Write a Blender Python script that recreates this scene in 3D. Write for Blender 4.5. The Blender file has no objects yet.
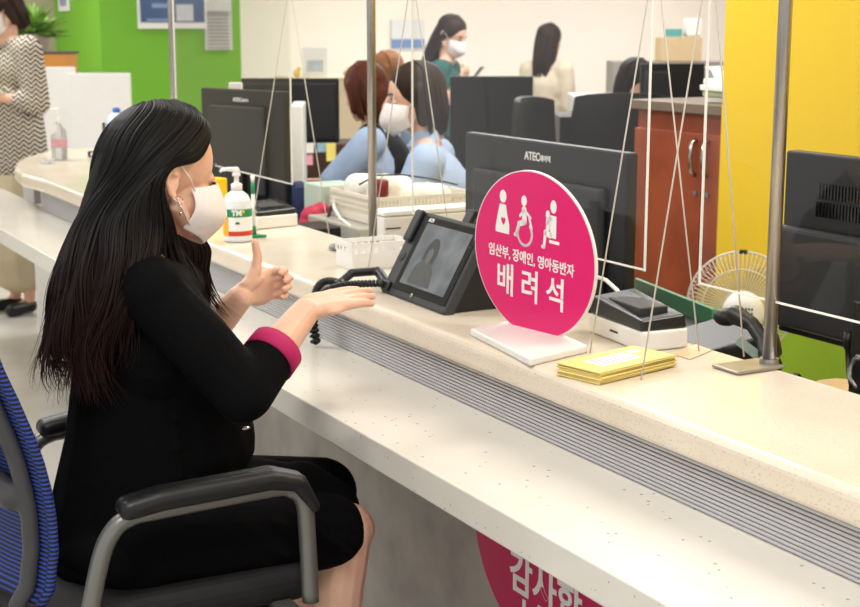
import bpy, bmesh, math, random
from mathutils import Vector as V, Matrix
random.seed(7)
S = bpy.context.scene
COL = S.collection
# ------------------------------------------------------------------ camera
FPX, CX, CY, H = 1430.0, 430.0, 303.5, 1.5
PITCH = math.atan2(CY-25, FPX); YAW = math.radians(28.5)
cd = bpy.data.cameras.new('camera'); cam = bpy.data.objects.new('camera', cd); COL.objects.link(cam)
cd.sensor_width = 36; cd.lens = FPX/860*36; cd.clip_start = .05; cd.clip_end = 100
cam.location = (0, 0, H); cam.rotation_euler = (math.pi/2-PITCH, 0, -YAW)
cd.dof.use_dof = True; cd.dof.focus_distance = 2.6; cd.dof.aperture_fstop = 8.0
S.camera = cam
# ------------------------------------------------------------------ world, lights, exposure
w = bpy.data.worlds.new('world'); S.world = w; w.use_nodes = True
bg = w.node_tree.nodes['Background']; bg.inputs[0].default_value = (1, .988, .972, 1); bg.inputs[1].default_value = .95
S.view_settings.view_transform = 'Standard'; S.view_settings.look = 'None'
S.view_settings.exposure = -0.16; S.view_settings.gamma = 1; S.view_settings.use_curve_mapping = False
def area(name, loc, sx, sy, power, col=(1, .99, .975)):
    l = bpy.data.lights.new(name, 'AREA'); l.shape = 'RECTANGLE'; l.size = sx; l.size_y = sy; l.energy = power; l.color = col
    o = bpy.data.objects.new(name, l); COL.objects.link(o); o.location = loc; return o
for i, (x, y, p) in enumerate([(0.2, 1.2, 44), (2.6, 1.6, 44), (0.2, 4.2, 48), (2.9, 4.3, 48), (1.0, 7.6, 62), (4.6, 7.0, 66), (1.4, 10.6, 85), (6.2, 10.4, 112), (9.5, 10.5, 100), (7.5, 6, 80)]):
    area('ceiling_lamp', (x, y, 2.74), 1.25, .65, p)

# ------------------------------------------------------------------ pixel rays onto real planes
Fv = V((math.sin(YAW)*math.cos(PITCH), math.cos(YAW)*math.cos(PITCH), -math.sin(PITCH)))
Rv = V((math.cos(YAW), -math.sin(YAW), 0)); Uv = Rv.cross(Fv); C0 = V((0, 0, H))
def ray(u, v): return Fv*FPX+Rv*(u-CX)-Uv*(v-CY)
def onz(u, v, z): d = ray(u, v); return C0+d*((z-H)/d.z)
def onx(u, v, x): d = ray(u, v); return C0+d*(x/d.x)
def ony(u, v, y): d = ray(u, v); return C0+d*(y/d.y)
def atw(u, v, k): return C0+ray(u, v)*(k/FPX)

# ------------------------------------------------------------------ materials
def lin(c):
    return tuple(((x/255)/12.92 if x/255 <= .04045 else ((x/255+.055)/1.055)**2.4) for x in c)+(1,)
MC = {}
def mat(name, rgb, rough=.5, metal=0, spec=.5, noise=0, nscale=20, bump=0, bscale=60, coat=0, trans=0, ior=1.45, alpha=1, sub=0, rgb2=None, sheen=0):
    if name in MC: return MC[name]
    m = bpy.data.materials.new(name); m.use_nodes = True; nt = m.node_tree; b = nt.nodes['Principled BSDF']
    c = lin(rgb); b.inputs['Base Color'].default_value = c
    b.inputs['Roughness'].default_value = rough; b.inputs['Metallic'].default_value = metal
    b.inputs['Specular IOR Level'].default_value = spec; b.inputs['Coat Weight'].default_value = coat; b.inputs['Coat Roughness'].default_value = .08
    b.inputs['Transmission Weight'].default_value = trans; b.inputs['IOR'].default_value = ior; b.inputs['Alpha'].default_value = alpha
    b.inputs['Sheen Weight'].default_value = sheen
    if sub:
        b.inputs['Subsurface Weight'].default_value = sub; b.inputs['Subsurface Radius'].default_value = (.012, .005, .003); b.inputs['Subsurface Scale'].default_value = 1
    tc = nt.nodes.new('ShaderNodeTexCoord')
    if noise or rgb2:
        n = nt.nodes.new('ShaderNodeTexNoise'); n.inputs['Scale'].default_value = nscale; n.inputs['Detail'].default_value = 5
        nt.links.new(tc.outputs['Object'], n.inputs['Vector'])
        mx = nt.nodes.new('ShaderNodeMix'); mx.data_type = 'RGBA'
        c2 = lin(rgb2) if rgb2 else tuple(x*(1-noise) for x in c[:3])+(1,)
        mx.inputs[6].default_value = c; mx.inputs[7].default_value = c2
        r = nt.nodes.new('ShaderNodeMapRange'); r.inputs[1].default_value = .35; r.inputs[2].default_value = .65
        nt.links.new(n.outputs[0], r.inputs[0]); nt.links.new(r.outputs[0], mx.inputs[0]); nt.links.new(mx.outputs[2], b.inputs['Base Color'])
    if bump:
        n = nt.nodes.new('ShaderNodeTexNoise'); n.inputs['Scale'].default_value = bscale; n.inputs['Detail'].default_value = 4
        nt.links.new(tc.outputs['Object'], n.inputs['Vector'])
        bp = nt.nodes.new('ShaderNodeBump'); bp.inputs['Strength'].default_value = bump; bp.inputs['Distance'].default_value = .02
        nt.links.new(n.outputs[0], bp.inputs['Height']); nt.links.new(bp.outputs[0], b.inputs['Normal'])
    MC[name] = m; return m
def speckle(name, base, base2, dots, dens, dscale, rough, coat=0, streak=None):
    m = mat(name, base, rough=rough, coat=coat, rgb2=base2, nscale=6); nt = m.node_tree; b = nt.nodes['Principled BSDF']
    tc = [n for n in nt.nodes if n.type == 'TEX_COORD'][0]
    vo = nt.nodes.new('ShaderNodeTexVoronoi'); vo.inputs['Scale'].default_value = dscale
    nt.links.new(tc.outputs['Object'], vo.inputs['Vector'])
    sep = nt.nodes.new('ShaderNodeSeparateColor'); nt.links.new(vo.outputs['Color'], sep.inputs[0])
    a = nt.nodes.new('ShaderNodeMath'); a.operation = 'LESS_THAN'; a.inputs[1].default_value = dens; nt.links.new(sep.outputs[0], a.inputs[0])
    d = nt.nodes.new('ShaderNodeMath'); d.operation = 'LESS_THAN'; d.inputs[1].default_value = .26; nt.links.new(vo.outputs['Distance'], d.inputs[0])
    k = nt.nodes.new('ShaderNodeMath'); k.operation = 'MULTIPLY'; nt.links.new(a.outputs[0], k.inputs[0]); nt.links.new(d.outputs[0], k.inputs[1])
    mx = nt.nodes.new('ShaderNodeMix'); mx.data_type = 'RGBA'; old = b.inputs['Base Color'].links[0].from_socket
    nt.links.new(old, mx.inputs[6]); mx.inputs[7].default_value = lin(dots); nt.links.new(k.outputs[0], mx.inputs[0]); nt.links.new(mx.outputs[2], b.inputs['Base Color'])
    return m
M_floor = mat('floor_vinyl', (196, 192, 184), rough=.22, rgb2=(182, 177, 168), nscale=3)
M_cream = mat('wall_cream', (244, 234, 224), rough=.7, noise=.03, nscale=2)
M_beige = mat('wall_beige', (168, 160, 130), rough=.8, noise=.05, nscale=2)
M_green = mat('wall_green', (112, 176, 44), rough=.45, noise=.04, nscale=1.5)
M_yel = mat('wall_yellow', (244, 205, 30), rough=.45, noise=.02, nscale=1)
M_lime = mat('wall_lime', (150, 184, 44), rough=.5, noise=.03, nscale=2)
M_ceil = mat('ceiling_white', (235, 233, 228), rough=.9, noise=.02)
M_top = speckle('counter_stone', (229, 217, 200), (223, 210, 190), (202, 185, 160), .28, 200, .22, coat=.2)
M_desk = speckle('desk_stone', (229, 225, 215), (225, 220, 209), (160, 152, 138), .05, 95, .2, coat=.25)
M_slat = mat('ribbed_aluminium', (196, 195, 198), rough=.45, metal=.15, noise=.04)
M_slatd = mat('groove_dark', (128, 126, 130), rough=.5, metal=.1)
M_front = mat('laminate_grey', (176, 170, 163), rough=.45, rgb2=(152, 145, 138), nscale=7)
M_kick = mat('kickboard_dark', (58, 54, 50), rough=.5, noise=.1)
M_steel = mat('brushed_steel', (170, 166, 162), rough=.32, metal=.9, noise=.06, nscale=60)
M_steeld = mat('plate_steel', (168, 160, 148), rough=.35, metal=.6, noise=.06, nscale=60)
M_blk = mat('black_plastic', (26, 27, 29), rough=.42, noise=.1, nscale=30)
M_blk2 = mat('black_plastic_grey', (52, 54, 57), rough=.5, noise=.1, nscale=30)
M_mon = mat('monitor_back_dark', (24, 26, 31), rough=.45, noise=.08, nscale=15)
M_mon2 = mat('monitor_panel_grey', (40, 42, 46), rough=.5, noise=.06, nscale=15)
M_gloss = mat('black_gloss', (14, 14, 16), rough=.1, noise=.1)
M_white = mat('white_plastic', (236, 234, 230), rough=.4, noise=.02)
M_whiter = mat('white_paper', (242, 241, 238), rough=.7, noise=.02)
M_cordm = mat('clear_cord', (205, 200, 190), rough=.3, noise=.05)
M_edge = mat('acrylic_edge', (236, 236, 232), rough=.25, noise=.02)
M_pink = mat('sign_pink', (224, 28, 112), rough=.35, noise=.02)
M_skin = mat('skin', (232, 188, 162), rough=.45, rgb2=(226, 178, 152), nscale=14, bump=.06, bscale=120, sub=.12)
M_skinl = mat('skin_leg', (214, 160, 132), rough=.45, rgb2=(208, 152, 124), nscale=14, sub=.1)
M_lip = mat('lip', (190, 90, 90), rough=.4, noise=.05)
M_suit = mat('black_suit_cloth', (9, 9, 11), rough=.9, noise=.15, nscale=40, bump=.5, bscale=8, spec=.12)
M_skirt = mat('black_skirt_cloth', (8, 8, 10), rough=.9, noise=.15, nscale=40, bump=.35, bscale=7, spec=.12)
M_mag = mat('magenta_cuff', (178, 20, 92), rough=.7, noise=.08, nscale=30)
M_mask = mat('mask_cloth', (240, 234, 232), rough=.85, noise=.03, nscale=30, bump=.1, bscale=60)
M_cloth_blue = mat('light_blue_shirt', (168, 190, 222), rough=.8, noise=.08, nscale=12, bump=.3, bscale=14)
M_navy = mat('navy_vest', (22, 24, 32), rough=.8, noise=.1, bump=.2, bscale=14)
M_eye = mat('eye_white', (230, 226, 220), rough=.2, noise=.02); M_iris = mat('iris_dark', (30, 20, 16), rough=.15, noise=.1)
M_wood = mat('cherry_wood', (158, 76, 40), rough=.4, rgb2=(140, 64, 32), nscale=6)
M_tan = mat('tan_wood', (186, 160, 122), rough=.5, noise=.06)
M_chrome = mat('chrome', (200, 200, 200), rough=.2, metal=1, noise=.03)
M_pewter = mat('armrest_tube_grey', (132, 132, 128), rough=.38, metal=.65, noise=.04)
M_blue = mat('blue_plastic', (60, 110, 190), rough=.5, noise=.1)
M_glass = mat('acrylic_pane', (250, 252, 252), rough=.0, trans=1, ior=1.12, spec=.5)
def solidglass():
    m = bpy.data.materials.new('clear_acrylic'); m.use_nodes = True; nt = m.node_tree
    for n in list(nt.nodes): nt.nodes.remove(n)
    o = nt.nodes.new('ShaderNodeOutputMaterial'); mix = nt.nodes.new('ShaderNodeMixShader'); t = nt.nodes.new('ShaderNodeBsdfTransparent'); t.inputs[0].default_value = (.985, .985, .985, 1)
    g = nt.nodes.new('ShaderNodeBsdfGlossy'); g.inputs['Roughness'].default_value = .01; f = nt.nodes.new('ShaderNodeLayerWeight'); f.inputs[0].default_value = .5
    pw = nt.nodes.new('ShaderNodeMath'); pw.operation = 'POWER'; pw.inputs[1].default_value = 4; nt.links.new(f.outputs['Facing'], pw.inputs[0])
    mr = nt.nodes.new('ShaderNodeMapRange'); mr.inputs[3].default_value = .012; mr.inputs[4].default_value = .45; nt.links.new(pw.outputs[0], mr.inputs[0])
    nt.links.new(mr.outputs[0], mix.inputs[0]); nt.links.new(t.outputs[0], mix.inputs[1]); nt.links.new(g.outputs[0], mix.inputs[2]); nt.links.new(mix.outputs[0], o.inputs[0]); return m
M_glass = solidglass()

# ------------------------------------------------------------------ mesh helpers
class MB:
    def __init__(s): s.bm = bmesh.new()
    def box(s, c, size, rz=0, rx=0, ry=0, M=None):
        m = M if M is not None else (Matrix.Translation(V(c)) @ Matrix.Rotation(rz, 4, 'Z') @ Matrix.Rotation(ry, 4, 'Y') @ Matrix.Rotation(rx, 4, 'X'))
        bmesh.ops.create_cube(s.bm, size=1, matrix=m @ Matrix.Diagonal((size[0], size[1], size[2], 1))); return s
    def prism(s, pts, z0, z1):
        a = [s.bm.verts.new((p[0], p[1], z0)) for p in pts]; b = [s.bm.verts.new((p[0], p[1], z1)) for p in pts]; n = len(pts)
        s.bm.faces.new(b); s.bm.faces.new(a[::-1])
        for i in range(n): s.bm.faces.new((a[i], a[(i+1) % n], b[(i+1) % n], b[i]))
        return s
    def slab(s, pts, nrm, t):      # polygon in space extruded along nrm
        nrm = V(nrm); a = [s.bm.verts.new(V(p)) for p in pts]; b = [s.bm.verts.new(V(p)+nrm*t) for p in pts]; n = len(pts)
        s.bm.faces.new(b); s.bm.faces.new(a[::-1])
        for i in range(n): s.bm.faces.new((a[i], a[(i+1) % n], b[(i+1) % n], b[i]))
        return s
    def tube(s, pts, r, seg=8):
        pts = [V(p) for p in pts]; rr = r if isinstance(r, (list, tuple)) else [r]*len(pts); rings = []; up = None
        for i, p in enumerate(pts):
            t = (pts[min(i+1, len(pts)-1)]-pts[max(i-1, 0)])
            if t.length < 1e-9: t = V((0, 0, 1))
            t.normalize()
            if up is None: up = t.orthogonal().normalized()
            up = (up-t*up.dot(t)); up = up.normalized() if up.length > 1e-6 else t.orthogonal().normalized()
            sd = t.cross(up)
            rings.append([s.bm.verts.new(p+(up*math.cos(a)+sd*math.sin(a))*rr[i]) for a in [k*2*math.pi/seg for k in range(seg)]])
        for a, b in zip(rings, rings[1:]):
            for k in range(seg): s.bm.faces.new((a[k], a[(k+1) % seg], b[(k+1) % seg], b[k]))
        s.bm.faces.new(rings[0][::-1]); s.bm.faces.new(rings[-1]); return s
    def lathe(s, prof, c=(0, 0, 0), seg=24, M=None):
        M = M or Matrix.Translation(V(c)); rings = []
        for r, z in prof:
            rings.append([s.bm.verts.new(M @ V((r*math.cos(a), r*math.sin(a), z))) for a in [k*2*math.pi/seg for k in range(seg)]])
        for a, b in zip(rings, rings[1:]):
            for k in range(seg): s.bm.faces.new((a[k], a[(k+1) % seg], b[(k+1) % seg], b[k]))
        s.bm.faces.new(rings[0][::-1]); s.bm.faces.new(rings[-1]); return s
    def cap(s, p0, p1, r0, r1, seg=14):
        p0 = V(p0); p1 = V(p1); d = p1-p0; L = d.length
        if L < 1e-6: return s.ell(p0, (r0, r0, r0))
        t = d/L; k = 5; pts = []; rr = []
        for i in range(k): a = math.pi/2*(i+.3)/k; pts.append(p0-t*r0*math.cos(a)); rr.append(r0*math.sin(a))
        pts += [p0, p1]; rr += [r0, r1]
        for i in range(k-1, -1, -1): a = math.pi/2*(i+.3)/k; pts.append(p1+t*r1*math.cos(a)); rr.append(r1*math.sin(a))
        return s.tube(pts, rr, seg)
    def ell(s, c, r, R=None, seg=16):
        m = Matrix.Translation(V(c)) @ (R.to_4x4() if R is not None else Matrix.Identity(4)) @ Matrix.Diagonal((r[0], r[1], r[2], 1))
        bmesh.ops.create_uvsphere(s.bm, u_segments=seg, v_segments=max(6, seg*2//3), radius=1, matrix=m); return s
def rootloc(o):
    while o.parent: o = o.parent
    return V(o.location)
def mk(name, mb, m, parent=None, loc=(0, 0, 0), bev=0, smooth=False, vox=0, sm=0, seg=2, solid=0, sub=0):
    me = bpy.data.meshes.new(name); bm = mb.bm
    off = rootloc(parent) if parent else V(loc)
    bmesh.ops.recalc_face_normals(bm, faces=bm.faces); bmesh.ops.translate(bm, verts=bm.verts, vec=-off)
    bm.to_mesh(me); bm.free(); o = bpy.data.objects.new(name, me); COL.objects.link(o)
    if parent: o.parent = parent
    else: o.location = loc
    me.materials.append(m)
    if vox:
        r = o.modifiers.new('r', 'REMESH'); r.mode = 'VOXEL'; r.voxel_size = vox; r.use_smooth_shade = True
        if sm: q = o.modifiers.new('s', 'SMOOTH'); q.iterations = sm; q.factor = .5
    if solid: q = o.modifiers.new('t', 'SOLIDIFY'); q.thickness = solid; q.offset = 0
    if bev: q = o.modifiers.new('b', 'BEVEL'); q.width = bev; q.segments = seg; q.limit_method = 'ANGLE'; q.angle_limit = math.radians(40)
    if sub: q = o.modifiers.new('u', 'SUBSURF'); q.levels = sub; q.render_levels = sub
    if smooth:
        for p in me.polygons: p.use_smooth = True
    return o
def tag(o, label=None, cat=None, group=None, kind=None):
    if label: o['label'] = label
    if cat: o['category'] = cat
    if group: o['group'] = group
    if kind: o['kind'] = kind
    return o
def thing(name, label, cat, loc, group=None):
    o = bpy.data.objects.new(name, None); COL.objects.link(o); o.location = V(loc); o.empty_display_size = .05
    return tag(o, label, cat, group)
def copy_tree(o, parent=None):
    c = o.copy(); COL.objects.link(c)
    if parent: c.parent = parent
    for ch in list(o.children): copy_tree(ch, c)
    return c
def text(name, body, size, M, m, parent, offset=0, extrude=.0006, align='CENTER', sx=1):
    cu = bpy.data.curves.new(name, 'FONT'); cu.body = body; cu.size = size; cu.align_x = align; cu.align_y = 'CENTER'; cu.offset = offset; cu.extrude = extrude
    t = bpy.data.objects.new(name, cu); COL.objects.link(t)
    me = bpy.data.meshes.new_from_object(t.evaluated_get(bpy.context.evaluated_depsgraph_get())); bpy.data.objects.remove(t); bpy.data.curves.remove(cu)
    me.transform(Matrix.Translation(-rootloc(parent)) @ M @ Matrix.Diagonal((sx, 1, 1, 1))); me.materials.clear(); me.materials.append(m)
    o = bpy.data.objects.new(name, me); COL.objects.link(o); o.parent = parent; return o
def frame(c, right, up):
    r = V(right).normalized(); u = V(up); u = (u-r*u.dot(r)).normalized(); n = r.cross(u)
    m = Matrix((r, u, n)).transposed().to_4x4(); m.translation = V(c); return m

# ================================================================== SETTING
def struct(name, mb, m, **k): return tag(mk(name, mb, m, **k), kind='structure')
struct('floor', MB().box((5, 5.5, -.05), (16, 17, .1)), M_floor)
struct('ceiling', MB().box((5, 5.5, 2.85), (16, 17, .1)), M_ceil)
struct('wall_back', MB().box((8.4, 13.05, 1.4), (8.6, .1, 2.8)), M_cream)
struct('wall_back_left', MB().box((.05, 12.42, 1.4), (6.1, .1, 2.8)), M_beige)
struct('wall_green', MB().box((3.67, 12.05, 1.4), (1.14, 2.1, 2.8)), M_green)
struct('wall_right', MB().box((12.75, 6, 1.4), (.1, 14, 2.8)), M_cream)
yw = MB().box((3.45, 1.2, 1.665), (.3, 5.48, 2.27)); struct('wall_yellow', yw, M_yel)
struct('trim_1', MB().box((3.45, 1.2, .265), (.3, 5.48, .53)), M_lime)

# ================================================================== SERVICE COUNTER
ZT = .876
cnt = thing('service_counter', 'long beige stone-topped service counter with ribbed metal front', 'counter', (1.42, 3, 0))
XF = 1.40
end = [(onz(u, v, ZT).x, onz(u, v, ZT).y) for u, v in [(21, 174), (14, 168), (16, 162), (25, 157), (40, 152.5), (62, 149), (90, 147)]]
pts = [(XF, -.6), (XF, 5.9)]+end+[(2.22, 7.25), (2.22, 6.3), (1.80, 5.5), (1.80, -.6)]
mk('countertop', MB().prism(pts, .820, ZT), M_top, cnt, bev=.016, seg=4)
rib = MB()
zb, zt2, nr = .732, .820, 12
prof = []
for i in range(nr):
    z0 = zb+(zt2-zb)*i/nr; dz = (zt2-zb)/nr
    rib.box((XF+.033, 2.75, z0+dz*.40), (.006, 6.7, dz*.76))
mk('ribbed_panel', rib, M_slat, cnt, bev=.001)
mk('ribbed_panel_backing', MB().box((XF+.045, 2.75, .776), (.02, 6.7, .088)), M_slatd, cnt)
fp = [(1.43, -.6), (1.43, 5.55)]+[(1.43+.20-.20*math.cos(a), 5.55+.28*math.sin(a)) for a in [k*math.pi/12 for k in range(1, 12)]]+[(1.78, 5.5), (1.78, -.6)]
mk('front_panel', MB().prism(fp, .09, .67), M_front, cnt, smooth=False)
kp = [(1.455, -.6), (1.455, 5.55)]+[(1.455+.18-.18*math.cos(a), 5.55+.25*math.sin(a)) for a in [k*math.pi/12 for k in range(1, 12)]]+[(1.77, 5.5), (1.77, -.6)]
mk('kickboard', MB().prism(kp, 0, .09), M_kick, cnt)
desk = thing('writing_ledge', 'long off-white speckled stone writing ledge below the beige counter top', 'counter', (1.2, 3, .67))
mk('ledge_top', MB().prism([(1.15, -.6), (1.15, 7.0), (1.22, 7.15), (1.46, 7.18), (1.46, -.6)], .672, .73), M_desk, desk, bev=.003)
mk('end_upright', MB().box((1.62, 6.72, .336), (.05, .55, .672)), M_white, desk, bev=.003)
br = MB().prism([(1.45, 6.3), (1.45, 6.5), (1.9, 6.9), (1.9, 6.3)], .73, .82)
mk('counter_end_panel', br, M_slat, desk)

# pink disc on the front panel under the ledge
def circle_pts(R, n=64, sx=1): return [(sx*R*math.cos(k*2*math.pi/n), R*math.sin(k*2*math.pi/n)) for k in range(n)]
c = V((1.428, 1.885, .50)); fl = thing('floor_sign', 'dark pink round sign with white lettering stuck under the writing ledge', 'sign', (1.428, 1.885, .34))
# ================================================================== POLES, RAIL, PANES, CORDS
def pole(name, px, py, lab):
    t = thing(name, lab, 'pole', (px, py, ZT), 'steel screen poles standing on the counter')
    mk('shaft', MB().tube([(px, py, ZT), (px, py, 2.3)], .0125, 24), M_steel, t, smooth=True)
    b = MB()
    cx, cy = px-.055, py+.0
    b.prism([(px-.100, py-.030), (px-.100, py+.045), (px+.014, py+.045), (px+.014, py-.030)], ZT+.001, ZT+.007)
    mk('base_plate', b, M_steeld, t, bev=.003)
    mk('collar', MB().tube([(px, py, ZT+.007), (px, py, ZT+.016)], .018, 24), M_steel, t, smooth=False)
    return t
pole('screen_pole', 1.79, 1.975, 'steel pole at the right with its square foot plate bare on the counter')
pole('screen_pole', 1.80, 3.66, 'steel pole behind the black video telephone and small white tray')
pole('screen_pole', 1.79, 5.37, 'steel pole furthest left, above the head of the seated woman in black')
tag(mk('top_rail', MB().tube([(1.79, .3, 2.3), (1.79, 5.6, 2.3)], .012, 16), M_steel, loc=(1.79, 3, 2.3)), 'steel rail above the frame joining the tops of the screen poles', 'rail')
def pane(y0, y1, lab):
    ym = (y0+y1)/2; t = thing('acrylic_screen', lab, 'screen', (1.79, ym, 1.0), 'clear hanging acrylic screens')
    mk('pane', MB().box((1.79, ym, 1.62), (.004, y1-y0, 1.24)), M_glass, t)
    e = MB()
    for y in (y0, y1): e.box((1.79, y, 1.62), (.0045, .0032, 1.245))
    e.box((1.79, ym, 1.0), (.0045, y1-y0, .0032))
    mk('polished_edge', e, M_edge, t)
    for y in (y0+.05, y1-.05): mk('hanger', MB().tube([(1.79, y, 2.22), (1.79, y, 2.3)], .002, 6), M_cordm, t)
pane(4.22, 5.345, 'clear acrylic screen hanging in front of the left monitor')
pane(2.362, 3.395, 'clear acrylic screen hanging behind the round pink sign')
pane(.9, 2.184, 'clear acrylic screen at the right crossing the rightmost steel pole')
def project(p):
    q = p-C0; k = q.dot(Fv); return CX+FPX*q.dot(Rv)/k, CY-FPX*q.dot(Uv)/k
def cord(u0, u1, v1, z1, lab):
    b = onz(u1, v1, z1); lo, hi = .2, 9.0           # where on the rail it is tied so that the hanging cord is straight
    def at0(yt):
        T = V((1.79, yt, 2.29)); best = 0
        for k in range(200):
            p = b.lerp(T, k/199); u, v = project(p)
            best = u
            if v < 0: break
        return best
    for _ in range(40):
        m = (lo+hi)/2
        if at0(m) > u0: lo = m
        else: hi = m
    T = V((1.79, (lo+hi)/2, 2.29))
    tag(mk('guy_wire', MB().tube([b, b.lerp(T, .3), b.lerp(T, .6), T], .0016, 8), M_cordm, loc=tuple(b), smooth=True), lab, 'wire', 'clear wires steadying the screens')
cord(287, 250, 238, ZT, 'thin clear wire coming down beside the sanitizer bottle and green pen')
cord(292, 329, 234, ZT, 'thin clear wire coming down in front of the blue-sleeved clerk')
cord(408, 368, 272, ZT, 'thin clear wire coming down just left of the video telephone')
cord(416, 455, 275, ZT, 'thin clear wire coming down across the masked clerk')
cord(648, 590, 353, ZT, 'thin clear wire passing the right rim of the round pink sign')
cord(661, 699, 352, ZT, 'thin clear wire landing behind the black-topped printer')
cord(702, 641, 380, ZT, 'thin clear wire landing beside the yellow envelopes')
cord(716, 744, 357, ZT, 'thin clear wire landing on the foot plate of the rightmost pole')
# floor sign under the ledge
mk('disc', MB().slab([(1.4285, 2.2+a, min(.668, .54+b)) for a, b in circle_pts(.235)], (-1, 0, 0), .0035), mat('sign_dark_pink', (196, 16, 88), rough=.4, noise=.03), fl)
mk('disc_rim', MB().slab([(1.4295, 2.2+a, min(.669, .54+b)) for a, b in circle_pts(.238)], (-1, 0, 0), .0015), M_whiter, fl)
for k, (ln, z) in enumerate([('감사합', .435), ('니다', .35)]):
    text('lettering', ln, .092, frame((1.4245, 2.165, z), (0, -1, 0), (0, 0, 1)), M_whiter, fl, offset=.0022)

# ================================================================== ROUND PINK SIGN
B1, B2, B3 = [onz(u, v, ZT) for u, v in ((470, 336), (530, 367), (588, 353))]; B4 = B1+B3-B2
ctr = (B1+B3)/2
sg = thing('priority_seat_sign', 'round bright pink sign with three white figures standing on a white block on the counter', 'sign', (ctr.x, ctr.y, ZT))
mk('base', MB().prism([(p.x, p.y) for p in (B1, B2, B3, B4)], ZT+.0005, ZT+.016), M_white, sg, bev=.004, seg=3)
botp = onz(546, 339.5, ZT+.016)
sc = atw(532.5, 255, (botp-C0).dot(Fv)+.055); YS = math.radians(-9)
rdir = V((-math.sin(YS), -math.cos(YS), 0)); SM = frame(sc, rdir, (-.05, 0, 1)) @ Matrix.Rotation(math.radians(-3.5), 4, 'Z')
def disc(R, sx, z0, t, name, m, bev=0, parent=sg):
    b = MB(); pts = [SM @ V((x, y, z0)) for x, y in circle_pts(R, 96, sx)]
    b.slab(pts, (SM.to_3x3() @ V((0, 0, 1))), t); return mk(name, b, m, parent, bev=bev)
SR = 83.5/FPX*((sc-C0).dot(Fv)); SX = 1.07
disc(SR*1.015, SX, -.006, .006, 'white_backing', M_white)
disc(SR, SX*.995, .0002, .0012, 'pink_face', M_pink)
slot = MB(); slot.box((0, 0, 0), (1, 1, 1), M=SM @ Matrix.Translation((0, -SR+.004, -.008)) @ Matrix.Diagonal((.09, .012, .008, 1)))
mk('slot_holder', slot, M_white, sg, bev=.002)
k_ = SR/.19
def figs():
    def put(name, build, cx_, tx, kx):
        b = MB(); build(b); o = mk(name, b, M_whiter, None)
        o.data.transform(Matrix.Translation((tx, .084, 0)) @ Matrix.Diagonal((kx, .88, 1, 1)) @ Matrix.Translation((-cx_, -.087, 0)))
        o.data.transform(Matrix.Translation(-rootloc(sg)) @ SM @ Matrix.Translation((0, 0, .0016)) @ Matrix.Diagonal((k_*SX, k_, 1, 1))); o.parent = sg; return o
    def seg(b, p, q, r0, r1=None, n=10):   # rounded flat bar
        r1 = r1 if r1 is not None else r0; d = V((q[0]-p[0], q[1]-p[1], 0)); a0 = math.atan2(d.y, d.x); pts = []
        for k in range(n+1): a = a0+math.pi/2+math.pi*k/n; pts.append((p[0]+r0*math.cos(a), p[1]+r0*math.sin(a)))
        for k in range(n+1): a = a0-math.pi/2+math.pi*k/n; pts.append((q[0]+r1*math.cos(a), q[1]+r1*math.sin(a)))
        b.prism(pts, 0, .0006)
    def dot(b, c, r, ry=None): b.prism([(c[0]+x, c[1]+y*(ry or r)/r) for x, y in circle_pts(r, 24)], 0, .0006)
    def f1(b):   # expectant mother
        dot(b, (-.071, .128), .0125, .017)
        b.prism([(-.083, .107), (-.060, .107), (-.054, .08), (-.046, .055), (-.046, .03), (-.098, .03), (-.098, .045), (-.09, .08)], 0, .0006)
    put('pregnant_figure', f1, -.071, -.096, .86)
    def f1b(b):
        b.prism([(-.068, .052), (-.062, .060), (-.060, .068), (-.064, .073), (-.068, .069), (-.072, .073), (-.077, .068), (-.074, .060)], .0007, .0012)
    o = put('heart', f1b, -.071, -.096, .86); o.data.materials[0] = M_pink
    def f2(b):
        dot(b, (-.006, .129), .0115, .014)
        seg(b, (-.005, .106), (-.003, .075), .0095); seg(b, (-.003, .073), (-.026, .066), .0075); seg(b, (-.026, .066), (-.037, .036), .006); seg(b, (-.037, .036), (-.043, .035), .005)
        seg(b, (-.004, .104), (-.022, .088), .004); seg(b, (.004, .10), (.022, .088), .004)
        R = .031
        for k in range(26):
            a = math.radians(-205+k*9.6); a2 = a+math.radians(9.8); c0 = (-.001, .043)
            seg(b, (c0[0]+R*math.cos(a), c0[1]+R*math.sin(a)), (c0[0]+R*math.cos(a2), c0[1]+R*math.sin(a2)), .0035, n=3)
        seg(b, (.016, .09), (.029, .06), .0035)
    put('wheelchair_figure', f2, -.004, -.026, .74)
    def f3(b):
        dot(b, (.086, .131), .0135, .017)
        b.prism([(.072, .108), (.1, .108), (.100, .05), (.072, .05)], 0, .0006)
        seg(b, (.074, .056), (.052, .060), .008); seg(b, (.052, .06), (.046, .022), .0055); seg(b, (.046, .022), (.039, .022), .0045)
        dot(b, (.061, .108), .009, .011); seg(b, (.062, .094), (.062, .073), .008); seg(b, (.076, .098), (.058, .084), .0045)
        b.prism([(.07, .044), (.115, .044), (.115, .036), (.07, .036)], 0, .0006)
    put('parent_with_child_figure', f3, .076, .058, .68)
figs()
SMt = SM @ Matrix.Translation((0, 0, .002))
text('small_lettering', '임산부, 장애인, 영아동반자', .0315*k_, SMt @ Matrix.Translation((-.006*k_, -.013*k_, 0)), M_whiter, sg, offset=.0004, sx=.84)
text('large_lettering', '배 려 석', .082*k_, SMt @ Matrix.Translation((-.004*k_, -.080*k_, 0)), M_whiter, sg, offset=.0009, sx=.88)

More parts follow.
